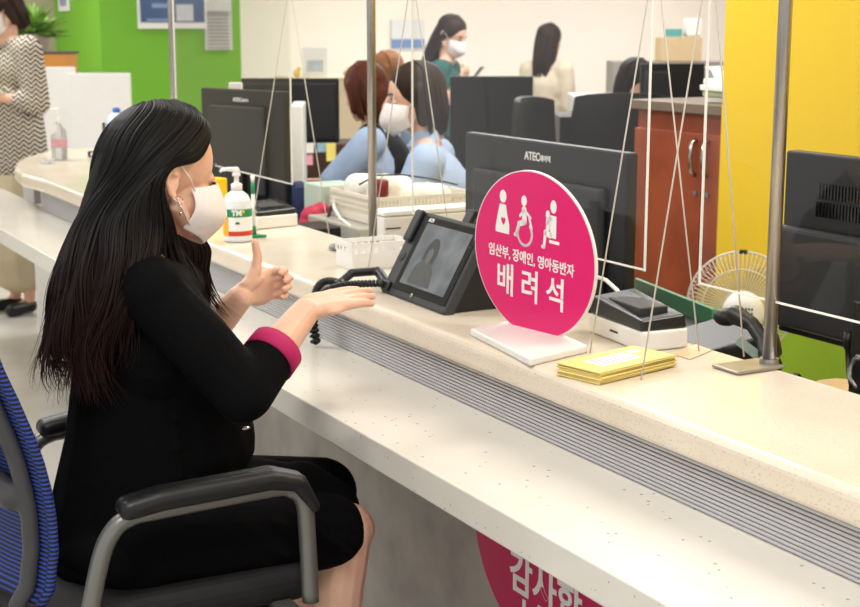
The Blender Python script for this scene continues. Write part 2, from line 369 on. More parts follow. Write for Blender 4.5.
# ================================================================== VIDEO TELEPHONE
vt = thing('video_telephone', 'black video telephone with a tilted screen on the counter left of the pink sign', 'telephone', (1.56, 2.86, ZT))
a0, a1 = onz(380, 291, ZT+.002), onz(443, 315, ZT+.002); t0 = V((a0.x+.105, a0.y-.02, ZT+.190)); 
rt = (a1-a0).normalized(); upv = (t0-a0); Wd = (a1-a0).length; Ht = upv.dot((upv-rt*upv.dot(rt)).normalized())
VM = frame(a0, rt, upv)
def vbox(x0, x1, y0, y1, z0, z1): return lambda b: b.box((0, 0, 0), (1, 1, 1), M=VM @ Matrix.Translation(((x0+x1)/2, (y0+y1)/2, (z0+z1)/2)) @ Matrix.Diagonal((x1-x0, y1-y0, z1-z0, 1)))
b = MB(); vbox(0, Wd, 0, Ht, -.026, 0)(b); mk('housing', b, M_blk2, vt, bev=.006, seg=3)
b = MB(); vbox(.052, Wd-.008, .018, Ht-.010, .0002, .002)(b); mk('bezel', b, M_gloss, vt, bev=.002)
def scrmat():
    m = bpy.data.materials.new('telephone_screen'); m.use_nodes = True; nt = m.node_tree; bs = nt.nodes['Principled BSDF']
    tc = nt.nodes.new('ShaderNodeTexCoord'); n = nt.nodes.new('ShaderNodeTexNoise'); n.inputs['Scale'].default_value = 14
    cr = nt.nodes.new('ShaderNodeValToRGB'); cr.color_ramp.elements[0].color = lin((92, 98, 104)); cr.color_ramp.elements[1].color = lin((118, 124, 128)); cr.color_ramp.elements[0].position = .35; cr.color_ramp.elements[1].position = .65
    nt.links.new(tc.outputs['Object'], n.inputs['Vector']); nt.links.new(n.outputs[0], cr.inputs[0]); nt.links.new(cr.outputs[0], bs.inputs['Base Color']); nt.links.new(cr.outputs[0], bs.inputs['Emission Color'])
    bs.inputs['Emission Strength'].default_value = .22; bs.inputs['Roughness'].default_value = .12; return m
b = MB(); vbox(.074, Wd-.030, .036, Ht-.026, .002, .0028)(b); scr = mk('screen', b, scrmat(), vt)
def flat(name, pts, z, m, par):
    b = MB(); q = [VM @ V((x, y, z)) for x, y in pts]; b.slab(q, VM.to_3x3() @ V((0, 0, 1)), .0003); return mk(name, b, m, par)
flat('caller_silhouette_hair', [(.155+.03*math.cos(a)*1.0, .118+.042*math.sin(a)) for a in [k*math.pi/10 for k in range(-3, 14)]], .0029, mat('screen_dark', (74, 78, 82), rough=.15, noise=.15, nscale=60), scr)
flat('caller_silhouette_body', [(.105, .042), (.112, .085), (.135, .105), (.175, .100), (.20, .08), (.215, .042)], .0030, mat('screen_mid', (90, 93, 94), rough=.15, noise=.1, nscale=60), scr)
flat('caller_silhouette_face', [(.155+.013*math.cos(a), .115+.02*math.sin(a)) for a in [k*math.pi/8 for k in range(16)]], .0034, mat('screen_light', (112, 110, 108), rough=.15, noise=.1, nscale=60), scr)
b = MB(); vbox(.006, .040, Ht*.62, Ht*1.0, .0, .012)(b); mk('earpiece_cradle', b, M_blk, vt, bev=.005, seg=3)
b = MB(); vbox(.008, .042, .005, .03, .0, .009)(b); mk('mouthpiece_cradle', b, M_blk, vt, bev=.004, seg=3)
b = MB(); b.lathe([(.012, 0), (.012, .0012), (.009, .0016)], M=VM @ Matrix.Translation((.026, Ht*.45, 0)), seg=20); mk('speaker_grille', b, M_blk, vt)
b = MB(); b.lathe([(.0055, 0), (.0055, .0022), (.004, .0026)], M=VM @ Matrix.Translation((Wd*.48, .0155, 0)), seg=20); mk('home_button', b, M_steel, vt)
for k in range(4):
    b = MB(); b.lathe([(.0028, 0), (.0028, .0012), (.002, .0016)], M=VM @ Matrix.Translation((Wd-.018, .07+k*.03, .0020)), seg=12); mk('side_button', b, M_mon2, vt)
text('maker_mark', 'ACN', .012, VM @ Matrix.Translation((.085, Ht-.018, .0022)), M_whiter, vt, offset=.0004)
b = MB(); vbox(Wd*.60, Wd*.71, Ht-.004, Ht+.034, -.022, -.010)(b); mk('camera', b, M_blk, vt, bev=.003)
# wedge foot behind
zt = VM @ V((0, Ht*.86, -.026)); q0 = VM @ V((.012, .01, -.026)); q1 = VM @ V((Wd-.012, .01, -.026)); u0 = VM @ V((.012, Ht*.86, -.026)); u1 = VM @ V((Wd-.012, Ht*.86, -.026))
b = MB(); bk = .175
f = [V((q0.x, q0.y, ZT+.002)), V((q0.x+bk, q0.y, ZT+.002)), u0]; g = [V((q1.x, q1.y, ZT+.002)), V((q1.x+bk, q1.y, ZT+.002)), u1]
b.slab(f, V((0, -1, 0)), .006); b.slab(g, V((0, 1, 0)), .006)
b.slab([f[1], g[1], g[2], f[2]], V((-1, 0, 0)), .005); mk('wedge_stand', b, M_blk, vt)
hs = thing('telephone_handset', 'black handset lying on the counter beside the left edge of the video telephone', 'handset', tuple(onz(362, 284, ZT)))
h0, h1, h2, h3 = onz(340, 283, ZT+.012), onz(352, 273, ZT+.03), onz(378, 271, ZT+.03), onz(386, 283, ZT+.014)
b = MB().cap(h0, h1, .010, .011).cap(h1, h2, .011, .011).cap(h2, h3, .012, .014).ell(h0, (.014, .02, .010)).ell(h3, (.014, .018, .011)); mk('grip', b, M_blk, hs, vox=.003, sm=4)
def coil(p0, p1, p2, p3, R, n, r):
    pts = []
    for k in range(n*10+1):
        s = k/(n*10); c = (1-s)**3*p0+3*(1-s)**2*s*p1+3*(1-s)*s*s*p2+s**3*p3; tt = (3*(1-s)**2*(p1-p0)+6*(1-s)*s*(p2-p1)+3*s*s*(p3-p2)).normalized()
        a = tt.orthogonal().normalized(); bq = tt.cross(a); ph = k*2*math.pi/10; pts.append(c+(V((0, 1, 0)).cross(tt).normalized()*math.cos(ph)+tt.cross(V((0, 1, 0)).cross(tt)).normalized()*math.sin(ph))*R)
    return MB().tube(pts, r, 6)
e0 = onx(316, 300, XF-.012); e1 = onx(318, 343, XF-.014)
mk('coiled_cord', coil(h0, V((e0.x+.03, e0.y+.03, ZT+.015)), V((e0.x-.025, e0.y-.0, ZT+.02)), V((e1.x-.002, e1.y, e1.z+.0)), .0058, 34, .0042), M_blk, hs, smooth=True)
mk('coiled_cord', coil(V((e1.x-.012, e1.y-.004, e1.z)), V((e0.x-.03, e0.y-.006, ZT+.02)), V((e0.x+.03, e0.y-.06, ZT+.012)), VM @ V((.02, .02, .01)), .0058, 34, .0042), M_blk, hs, smooth=True)

# ================================================================== SANITIZER, PEN, ENVELOPES, PRINTER...
p = onz(238, 241, ZT); sb = thing('sanitizer_bottle', 'white pump bottle with green, yellow and red label in front of the seated woman', 'bottle', tuple(p))
mk('body', MB().lathe([(.034, 0), (.0415, .004), (.0425, .012), (.0425, .10), (.041, .118), (.033, .136), (.02, .146), (.015, .150), (.015, .156)], p, 40), mat('bottle_white', (232, 236, 238), rough=.25, noise=.02, sub=0), sb, smooth=True)
def wrap(z0, z1, a0_, a1_, r, m, name, n=24):
    b = MB(); fr = []
    for k in range(n+1):
        a = math.radians(a0_+(a1_-a0_)*k/n); fr.append([b.bm.verts.new(p+V((q*math.cos(a), q*math.sin(a), z))) for q, z in ((r, z0), (r+.0006, z0), (r+.0006, z1), (r, z1))])
    for A, B in zip(fr, fr[1:]):
        for k in range(4): b.bm.faces.new((A[k], A[(k+1) % 4], B[(k+1) % 4], B[k]))
    b.bm.faces.new(fr[0]); b.bm.faces.new(fr[-1][::-1]); return mk(name, b, m, sb, smooth=False)
wrap(.020, .098, -185, 0, .0427, M_whiter, 'label')
wrap(.075, .098, -185, 0, .0431, mat('label_green', (26, 140, 84), rough=.4, noise=.03), 'green_band')
wrap(.020, .075, -185, -148, .0431, mat('label_yellow', (244, 178, 40), rough=.4, noise=.03), 'yellow_band')
wrap(.020, .034, -148, 0, .0431, mat('label_red', (204, 62, 36), rough=.4, noise=.03), 'red_band')
wrap(.104, .118, -200, 20, .0405, mat('liquid_blue', (190, 216, 226), rough=.3, noise=.02), 'liquid_line')
vd = (C0-p); vd.z = 0; vd.normalize(); rr = V((0, 0, 1)).cross(vd)
text('brand_lettering', 'TM', .021, frame(p+vd*.0442+V((0, 0, .087))-rr*.002, rr, (0, 0, 1)), M_whiter, sb, offset=.0012)
text('brand_lettering', '3', .021, frame(p+(vd*.0415+rr*.017)+V((0, 0, .087)), (rr-vd*.4), (0, 0, 1)), mat('label_yellow2', (240, 200, 40), noise=.02), sb, offset=.0012)
b = MB(); b.prism([(0, 0)]*0 or [(.007*math.cos(a), .007*math.sin(a)) for a in [k*math.pi/10 for k in range(11)]], 0, .0004); o = mk('leaf_emblem', b, mat('emblem_green', (20, 90, 50), noise=.03), None)
o.data.transform(Matrix.Translation(-rootloc(sb)) @ frame(p+vd*.0442+V((0, 0, .055)), rr, (0, 0, 1))); o.parent = sb
b = MB().lathe([(.0165, .150), (.0165, .168), (.012, .171), (.007, .172), (.007, .190), (.012, .192), (.012, .200), (.005, .202)], p, 24); mk('pump_collar', b, M_white, sb, smooth=True)
b = MB().cap(p+V((0, 0, .207)), p+V((0, 0, .209)), .010, .010).tube([p+V((0, 0, .210)), p+V((-.022, .012, .212)), p+V((-.038, .02, .209)), p+V((-.042, .022, .203))], [.008, .006, .005, .004], 12); mk('pump_head', b, M_white, sb, smooth=True)
p = onz(254, 237, ZT); ps = thing('pen_stand', 'small green triangular pen stand on the counter beside the sanitizer bottle', 'pen stand', tuple(p))
g_ = mat('pen_green', (30, 140, 86), rough=.4, noise=.05)
mk('foot', MB().prism([(p.x-.018, p.y-.02), (p.x+.03, p.y-.03), (p.x+.012, p.y+.028)], ZT+.0005, ZT+.008), g_, ps, bev=.002)
mk('holder', MB().lathe([(.009, .008), (.006, .03), (.006, .034)], p, 16), g_, ps, smooth=True)
pe = thing('pen', 'white pen with green ends upright in the green pen stand', 'pen', (p.x, p.y, ZT+.03))
tp = p+V((-.0, .0, .185))
mk('barrel', MB().tube([p+V((0, 0, .034)), p+V((0, 0, .13))], .0055, 14), M_white, pe, smooth=True)
mk('cap', MB().tube([p+V((0, 0, .13)), p+V((0, 0, .165))], .006, 14), g_, pe, smooth=True)
mk('clip', MB().tube([p+V((0, 0, .165)), p+V((.0, 0, .185))], [.005, .007], 12), M_white, pe, smooth=True)
# yellow envelopes
M_env = mat('envelope_yellow', (240, 220, 140), rough=.6, noise=.05, nscale=8); M_enve = mat('envelope_edge', (226, 190, 110), rough=.6, noise=.1)
ek = [onz(u, v, ZT) for u, v in ((556, 375), (602, 386), (676, 371), (632, 353))]
ec = sum(ek, V((0, 0, 0)))/4; e_u = (ek[2]-ek[1]+ek[3]-ek[0]).normalized(); eL = .212; eW = .105
nE = 9
for k in range(nE):
    z = ZT+.0008+k*.0026; r = random.uniform(-.03, .03); d = V((random.uniform(-.003, .003), random.uniform(-.003, .003), 0))
    M = Matrix.Translation(V((ec.x, ec.y, z+.0012))+d) @ Matrix.Rotation(math.atan2(e_u.y, e_u.x)+r, 4, 'Z')
    top = k == nE-1
    o = thing('envelope', 'topmost yellow envelope of the stack beside the pink sign, with a printed white label' if top else ['bottom', 'second lowest', 'third lowest', 'fourth lowest', 'middle', 'fourth highest', 'third highest', 'second highest'][k]+' yellow envelope of the stack beside the round pink sign', 'envelope', M.translation, 'yellow envelopes stacked on the counter')
    mk('paper', MB().box((0, 0, 0), (1, 1, 1), M=M @ Matrix.Diagonal((eL, eW, .0020, 1))), M_env if k % 3 else M_env, o, bev=.0006)
    if top:
        mk('address_label', MB().box((0, 0, 0), (1, 1, 1), M=M @ Matrix.Translation((-.01, 0, .0013)) @ Matrix.Diagonal((.11, .05, .0004, 1))), M_whiter, o)
        for j in range(5):
            mk('print_line', MB().box((0, 0, 0), (1, 1, 1), M=M @ Matrix.Translation((-.01, -.018+j*.009, .0017)) @ Matrix.Diagonal((.095-.01*(j % 2), .0022, .0003, 1))), mat('print_purple', (170, 130, 180), noise=.05), o)
        mk('logo_patch', MB().box((0, 0, 0), (1, 1, 1), M=M @ Matrix.Translation((.068, .018, .0013)) @ Matrix.Diagonal((.03, .02, .0004, 1))), M_whiter, o)
# tan card
q = [onz(u, v, ZT) for u, v in ((671, 354), (690, 360), (712, 351), (696, 345))]
tag(mk('card', MB().prism([(a.x, a.y) for a in q], ZT+.0005, ZT+.002), mat('card_tan', (226, 198, 160), rough=.5, noise=.04), loc=(q[0].x, q[0].y, ZT)), 'small tan card lying on the counter behind the yellow envelopes', 'card')
# glossy reflections pads: transparent desk mats
# receipt printer (right) and card printer (left)
def printer(c4, hw, hb, name, lab, mark, parent=None, lift=0):
    c4 = [V((a.x, a.y, 0)) for a in c4]; c = sum(c4, V((0, 0, 0)))/4; t = thing(name, lab, 'printer', (c.x, c.y, ZT))
    mk('lower_case', MB().prism([(a.x, a.y) for a in c4], ZT+.001, ZT+hw), M_white, t, bev=.005, seg=3)
    s = [(c+(a-c)*.97) for a in c4]; b = MB()
    lo = [b.bm.verts.new((a.x, a.y, ZT+hw)) for a in s]
    hi = [b.bm.verts.new((a.x, a.y, ZT+hw+h)) for a, h in zip([c+(a-c)*.93 for a in c4], (hb, hb*.55, hb*.7, hb*1.25))]
    b.bm.faces.new(hi); b.bm.faces.new(lo[::-1])
    for k in range(4): b.bm.faces.new((lo[k], lo[(k+1) % 4], hi[(k+1) % 4], hi[k]))
    mk('black_lid', b, mat('printer_black', (34, 34, 36), rough=.28, noise=.1), t, bev=.005, seg=3)
    mid = [c+(a-c)*.6 for a in c4]
    mk('paper_door', MB().prism([(a.x, a.y) for a in mid], ZT+hw+hb*.5, ZT+hw+hb*1.02), M_blk2, t, bev=.003)
    e = (c4[1]-c4[0]).normalized(); n = V((e.y, -e.x, 0)); 
    if n.dot(c4[0]-c) < 0: n = -n
    m = c4[0].lerp(c4[1], .5)+n*.0006; m.z = ZT+hw*.55
    mk('maker_mark', MB().box((0, 0, 0), (1, 1, 1), M=frame(m, e, (0, 0, 1)) @ Matrix.Diagonal((.03, .004, .0006, 1))), M_mon2, t)
    return t
pr = [onz(u, v, ZT) for u, v in ((588, 332), (641, 353), (688, 348))]; pr.append(pr[0]+pr[2]-pr[1])
printer(pr, .040, .038, 'receipt_printer', 'black-topped white receipt printer behind the round pink sign and envelopes', 'SINDOH')
pl = [onz(u, v, ZT) for u, v in ((238, 223), (257, 230), (298, 226))]; pl.append(pl[0]+pl[2]-pl[1])
printer(pl, .040, .026, 'card_reader', 'black-topped white card reader beside the green pen stand at the foot of the left monitor', 'SINDOH')
b = MB().tube([onx(594, 276, 1.83), onx(606, 280, 1.83), onx(617, 290, 1.82), onx(625, 303, 1.80)], .0045, 8); tag(mk('white_cable', b, M_white, smooth=True, loc=tuple(onx(625, 303, 1.80))), 'thick white cable arching into the back of the black-topped receipt printer', 'cable')
# ================================================================== TRAYS, BASKETS, DESK CLUTTER
def basket(name, lab, x0, x1, y0, y1, z0, z1, wall, holes, m, cat='basket'):
    c = ((x0+x1)/2, (y0+y1)/2); t = thing(name, lab, cat, (c[0], c[1], z0)); lowf = .62 if cat == 'tray' else .30
    mk('bottom', MB().box((c[0], c[1], z0+.003), (x1-x0-.008, y1-y0-.008, .004)), m, t)
    b = MB(); rim = .012
    def side(p, q):
        p = V(p); q = V(q); d = (q-p); L = d.length; d.normalize(); a = math.atan2(d.y, d.x); mid = (p+q)/2; hh = z1-z0
        nx = max(2, int(L/holes)); zl, zh = z0+hh*lowf, z1-rim; nz = max(1, int((zh-zl)/holes))
        b.box((mid.x, mid.y, (z0+zl)/2), (L, wall, zl-z0), rz=a); b.box((mid.x, mid.y, z1-rim/2), (L+wall, wall*2.2, rim), rz=a)
        for i in range(nx+1): c2 = p+d*(L*i/nx); b.box((c2.x, c2.y, (zl+zh)/2), (holes*.42, wall, zh-zl), rz=a)
        for j in range(1, nz): b.box((mid.x, mid.y, zl+(zh-zl)*j/nz), (L, wall*.9, holes*.42), rz=a)
    side((x0, y0, 0), (x1, y0, 0)); side((x1, y0, 0), (x1, y1, 0)); side((x1, y1, 0), (x0, y1, 0)); side((x0, y1, 0), (x0, y0, 0))
    mk('perforated_wall', b, m, t); return t
tq = onz(353, 271, ZT)
basket('letter_tray', 'white plastic tray with a row of small holes on the counter behind the handset', tq.x, tq.x+.17, tq.y, tq.y+.10, ZT+.001, ZT+.070, .002, .017, M_white, 'tray')
p = onz(338, 250, ZT); tag(mk('mouse', MB().ell(p+V((0, 0, .008)), (.024, .038, .010)), mat('mouse_grey', (120, 122, 124), rough=.3, noise=.05), loc=tuple(p), smooth=True), 'small flat grey mouse on the counter at the corner of the white plastic tray', 'mouse')
BY = 3.98; bq = ony(376, 198, BY); bk_x, bk_z = bq.x, bq.z
basket('perforated_basket', 'large white perforated basket on the grey cabinet box behind the middle pole', bk_x, bk_x+.36, BY, BY+.34, bk_z-.088, bk_z, .003, .0125, mat('basket_white', (228, 222, 208), rough=.5, noise=.03))
b = MB().cap((bk_x+.07, BY+.10, bk_z-.02), (bk_x+.29, BY+.13, bk_z-.03), .055, .05).cap((bk_x+.05, BY+.24, bk_z+.01), (bk_x+.20, BY+.22, bk_z+.0), .045, .045).ell((bk_x+.08, BY+.10, bk_z+.015), (.06, .05, .05))
tag(mk('plastic_bag', b, mat('bag_white', (236, 234, 228), rough=.35, noise=.04, bump=.8, bscale=18), vox=.008, sm=3, loc=(bk_x+.2, BY+.15, bk_z-.08)), 'crumpled white bag lying in the large white basket', 'bag')
tag(mk('black_cable', MB().tube([(bk_x-.0, BY+.12, bk_z+.03), (bk_x+.04, BY+.08, bk_z+.062), (bk_x+.12, BY+.05, bk_z+.062), (bk_x+.22, BY+.05, bk_z+.045), (bk_x+.32, BY+.05, bk_z+.020)], .003, 8), M_blk, smooth=True, loc=(bk_x+.1, BY+.1, bk_z)), 'thin black cable lying over the crumpled white bag', 'cable')
q = ony(381, 187, BY+.03); tag(mk('stamp', MB().lathe([(.02, -.03), (.024, -.024), (.024, .018), (.018, .024)], q, 20), mat('stamp_red', (120, 20, 30), rough=.35, noise=.1), smooth=True, loc=tuple(q-V((0, 0, .03)))), 'dark red round stamp at the near edge of the large white basket', 'stamp')
# grey cabinet box carrying the basket
gx = bk_x-.07
tag(mk('cabinet_box', MB().box((gx+.23, BY+.19, .732+(bk_z-.09-.732)/2), (.46, .42, bk_z-.09-.732)), mat('box_grey', (176, 174, 164), rough=.5, noise=.04), bev=.006, loc=(gx+.23, BY+.19, .732)), 'pale grey metal cabinet box under the large white basket', 'box')
wq = ony(384, 212, 3.70); 
t = thing('white_case', 'plain white case behind the video telephone, below the large white basket', 'case', (wq.x+.17, 3.742, .732))
mk('body', MB().box((wq.x+.17, 3.742, (.732+wq.z)/2-.008), (.34, .08, wq.z-.732-.016)), M_white, t, bev=.006)
mk('lid', MB().box((wq.x+.17, 3.742, wq.z-.007), (.344, .084, .014)), M_whiter, t, bev=.003)
mk('latch_line', MB().box((wq.x+.03, 3.70, wq.z-.05), (.05, .003, .003)), M_blk, t)
# staff desk along the counter
def desk_(name, lab, pts, z, m, edge, legs, th=.03):
    c = sum((V((a[0], a[1], 0)) for a in pts), V((0, 0, 0)))/len(pts); t = thing(name, lab, 'desk', (c.x, c.y, 0))
    mk('desktop', MB().prism(pts, z-th, z), m, t, bev=.002)
    for lx, ly in legs: mk('leg', MB().box((lx, ly, (z-th)/2), (.05, .05, z-th)), edge, t)
    return t
M_dtop = mat('desk_laminate', (190, 184, 172), rough=.4, noise=.04); M_dleg = mat('desk_leg_grey', (110, 110, 110), rough=.4, metal=.3, noise=.05)
desk_('staff_desk', 'pale laminate staff desk behind the counter carrying the lettered monitor', [(1.84, 2.42), (1.84, 5.35), (2.22, 5.35), (2.22, 4.42), (2.5, 4.42), (2.5, 3.6), (onz(634, 286, .8).x+.03, onz(634, 286, .8).y+.02), (onz(712, 318, .8).x+.03, onz(712, 318, .8).y), (2.15, 2.42)], .73, M_dtop, M_dleg, [(1.9, 2.5), (1.9, 5.25), (2.15, 5.25), (2.4, 3.7)])
e = [onz(u, v, .73) for u, v in ((806, 389), (810, 383), (820, 379.5), (835, 378), (862, 380))]
desk_('round_ended_desk', 'tan wooden desk with a rounded end under the right monitor', [(1.84, e[0].y-.1)]+[(a.x, a.y) for a in e]+[(2.9, 2.0), (2.9, .4), (1.84, .4)], .73, M_tan, M_blk, [(1.92, .5), (2.8, .5), (2.8, 1.9), (1.95, 2.0)])
desk_('staff_desk', 'far staff desk where the clerk in the dark vest works', [(2.2, 6.05), (2.2, 6.62), (4.2, 6.62), (4.2, 6.05)], .73, M_tan, M_dleg, [(2.3, 6.1), (2.3, 6.7), (4.1, 6.1), (4.1, 6.7)])
# monitors -------------------------------------------------------------
def monitor_back(name, lab, pl, prr, z0, z1, logo, neck=True, group=None, zd=.73, panel=(.08, .86, .12, .82), lsize=.022, vents=False, tilt=0, side=1):
    pl = V((pl[0], pl[1], 0)); prr = V((prr[0], prr[1], 0)); c = (pl+prr)/2; W = (prr-pl).length; r = (prr-pl).normalized(); Hh = z1-z0
    t = thing(name, lab, 'monitor', (c.x, c.y, zd), group)
    F = frame(V((pl.x, pl.y, z0)), r, (0, 0, 1))          # n points towards the viewer of the back
    def bx(nm, x0, x1, y0, y1, a, bz, m, bev=.004, par=None):
        return mk(nm, MB().box((0, 0, 0), (1, 1, 1), M=F @ Matrix.Translation(((x0+x1)/2, (y0+y1)/2, (a+bz)/2)) @ Matrix.Diagonal((x1-x0, y1-y0, bz-a, 1))), m, par or t, bev=bev, seg=3)
    bx('housing', 0, W, 0, Hh, -.032, 0, M_mon, .006)
    bx('display', .012, W-.012, .012, Hh-.012, -.0345, -.032, M_gloss, 0)
    bx('rear_panel', W*panel[0], W*panel[1], Hh*panel[2], Hh*panel[3], -.001, .022, M_mon2, .016)
    if logo:
        text('logo', logo, lsize, F @ Matrix.Translation((W*.46, Hh*.91, .001)), M_whiter, t, offset=.0006)
        text('logo_small', '에이텍', lsize*.62, F @ Matrix.Translation((W*.46+lsize*2.05, Hh*.905, .001)), M_whiter, t, offset=.0003)
    if vents:
        for row in range(2):
            for k in range(26): bx('vent_slot', .075+k*.0085, .079+k*.0085, Hh*.66-row*.045, Hh*.66-row*.045+.032, -.0005, .0234, M_gloss, 0)
    if neck:
        cc = c-F.to_3x3() @ V((0, 0, -.03)); 
        mk('neck', MB().box((cc.x, cc.y, (z0+Hh*.3+zd)/2), (.035, .10, z0+Hh*.3-zd), rz=math.atan2(r.y, r.x)+math.pi/2), M_blk, t, bev=.006)
        mk('stand_base', MB().prism([(cc.x+.13*math.cos(a), cc.y+.11*math.sin(a)) for a in [k*math.pi/16 for k in range(32)]], zd+.0005, zd+.015), M_blk, t, bev=.003)
    return t
a = onx(465, 132, 2.02); bb = onx(628, 154, 2.02)
monitor_back('monitor', 'large dark monitor seen from behind with white lettering, behind the round pink sign', (a.x, a.y), (bb.x, bb.y+.0), .745, a.z, 'ATEC', panel=(.10, .90, .22, .80), lsize=.030, neck=True)
a = onx(786, 150, 2.10)
t_m = monitor_back('monitor', 'large dark monitor seen from behind at the right edge, with rows of vent slots', (2.10, a.y), (2.10, a.y-.62), .853, a.z, '', panel=(.0, 1.0, .04, .60), vents=False, neck=True, zd=.73)
F = frame(V((2.0995, a.y, .853)), (0, -1, 0), (0, 0, 1))
for row in range(2):
    for k in range(22):
        mk('vent_slot', MB().box((0, 0, 0), (1, 1, 1), M=F @ Matrix.Translation((.105+k*.009-row*.004, .313-row*.038, .001 if row == 0 else .001)) @ Matrix.Diagonal((.0045, .031, .002, 1))), M_gloss, t_m)
lm = monitor_back('monitor', 'dark monitor seen from behind with small white lettering, left of the seated woman\'s bottle', (1.805, 5.105), (1.955, 4.675), .86, 1.272, 'ATEC', panel=(.14, .80, .08, .86), lsize=.020, zd=.73)
p0 = atw(241, 78.4, 6.0); p1 = atw(338.5, 78.4, 6.0); p1.z = p0.z
t = monitor_back('monitor', 'black monitor with a thin bezel facing the room behind the left lettered monitor', (p0.x, p0.y), (p1.x, p1.y), p0.z-.27, p0.z, '', panel=(.02, .98, .03, .95), neck=True)
for o_ in t.children:
    if o_.name.startswith('rear_panel'): o_.data.materials[0] = M_blk
# white computer case, white camera
q = atw(298.5, 134, 5.7); tag(mk('computer_case', MB().box((q.x, q.y, 1.03), (.05, .34, .33), rz=-YAW+.05), M_white, bev=.005, loc=(q.x, q.y, .87)), 'narrow white case standing between the two left monitors', 'computer')
q = atw(298.5, 134, 5.7); tag(mk('monitor_riser', MB().box((q.x, q.y, .80), (.3, .36, .14), rz=-YAW+.05), M_blk, bev=.005, loc=(q.x, q.y, .73)), 'black riser block under the narrow white case', 'riser')
q = atw(235.5, 86.5, 5.3); tag(mk('webcam', MB().box((q.x, q.y, q.z), (.05, .03, .03), rz=-YAW), M_white, bev=.004, loc=tuple(q)), 'small white camera box on top of the left lettered monitor', 'camera')
tag(mk('monitor_riser', MB().box((1.96, 4.87, .795), (.24, .34, .125)), M_blk, bev=.005, loc=(1.96, 4.87, .73)), 'black riser block under the left lettered monitor', 'riser')
q = atw(214, 178, 4.6); tag(mk('note_box', MB().box((q.x, q.y, (q.z+ZT)/2), (.07, .05, q.z-ZT-.001), rz=.4), mat('note_yellow', (250, 205, 20), rough=.5, noise=.03), bev=.004, loc=(q.x, q.y, ZT)), 'bright yellow note box on the counter just in front of the seated woman\'s mask', 'notepad')
# small things on the staff desk between the card reader and the middle pole
def sit(u, v, k): q = atw(u, v, k); return q
def smallbox(name, lab, cat, u, v, k, size, m, rz=0, bev=.004):
    q = atw(u, v, k); h = size[2]; z = max(q.z, .73+h/2); return tag(mk(name, MB().box((q.x, q.y, z), size, rz=rz), m, bev=bev, loc=(q.x, q.y, z-h/2)), lab, cat)
smallbox('storage_box', 'pale green storage box beside the grey cabinet box', 'box', 331, 212, 4.9, (.14, .14, .20), mat('box_palegreen', (188, 206, 194), rough=.4, noise=.04))
smallbox('storage_box', 'dark green box behind the pink pouch', 'box', 308, 207, 5.25, (.09, .09, .16), mat('box_green', (30, 130, 80), rough=.4, noise=.04))
smallbox('pencil_cup', 'dark blue cup at the right of the card reader', 'cup', 299, 205, 5.1, (.06, .06, .17), mat('cup_blue', (40, 50, 90), rough=.4, noise=.04), bev=.02)
smallbox('desk_tray', 'black desk tray lying in front of the pink pouch', 'tray', 322, 232, 4.6, (.20, .16, .05), M_blk)
smallbox('name_tag', 'small orange-red tag on the pale green storage box', 'tag', 326, 207, 4.82, (.045, .01, .02), mat('tag_red', (230, 70, 40), rough=.4, noise=.04))
q = atw(313, 217, 4.8); tag(mk('pouch', MB().ell(q, (.045, .04, .04)).ell(q+V((.03, 0, .02)), (.03, .03, .03)).ell(q+V((-.02, 0, -.04)), (.04, .04, .045)), mat('pouch_pink', (200, 50, 80), rough=.6, noise=.3, nscale=60, bump=.5), vox=.006, sm=2, loc=tuple(q-V((0, 0, .08)))), 'crumpled dark pink pouch on the staff desk', 'pouch')
q0 = atw(336, 200, 4.8); tag(mk('black_cable', MB().tube([q0+V((.05, 0, .005)), q0, atw(331, 208, 4.75), atw(328, 218, 4.7), atw(318, 226, 4.65)], .006, 8), M_blk, smooth=True, loc=tuple(q0)), 'black cable with a red plug looping over the pale green box', 'cable')
q0 = atw(334, 199, 4.75); tag(mk('white_cable', MB().tube([q0, atw(334, 208, 4.65), atw(340, 218, 4.6), atw(350, 226, 4.5)], .005, 8), M_white, smooth=True, loc=tuple(q0)), 'white cable curving down the side of the grey cabinet box', 'cable')
q0 = atw(345, 200, 4.7); tag(mk('red_plug', MB().cap(q0, atw(353, 200, 4.7), .008, .010), mat('plug_red', (210, 30, 40), rough=.4, noise=.05), smooth=True, loc=tuple(q0)), 'red plug at the end of the black cable', 'plug')
for u, v, c_ in ((290, 160, (240, 170, 190)), (322, 147, (150, 190, 220)), (331, 152, (240, 230, 130)), (309, 148, (250, 250, 240))):
    smallbox('sticky_note', {290: 'pink', 322: 'light blue', 331: 'pale yellow', 309: 'white'}[u]+' sticky note on the drawer unit beyond the clerk\'s arm', 'note', u if u > 300 else 308, v, 7.15, (.05, .006, .05 if u != 331 else .09), mat('note%d' % u, c_, rough=.6, noise=.03), bev=0)
tag(mk('drawer_unit', MB().box((atw(322, 150, 7.4).x, atw(322, 150, 7.4).y, .455), (.30, .36, .91), rz=-YAW), mat('drawer_brown', (72, 48, 36), rough=.5, noise=.2), bev=.005, loc=(atw(322, 150, 7.4).x, atw(322, 150, 7.4).y, 0)), 'dark brown drawer unit beyond the clerk in the vest', 'drawers')
q = atw(308, 186, 6.9); tag(mk('paper_sheet', MB().box((q.x, q.y, .733), (.5, .35, .004), rz=-.4), M_whiter, loc=(q.x, q.y, .731)), 'white papers under the forearms of the clerk in the vest', 'paper')
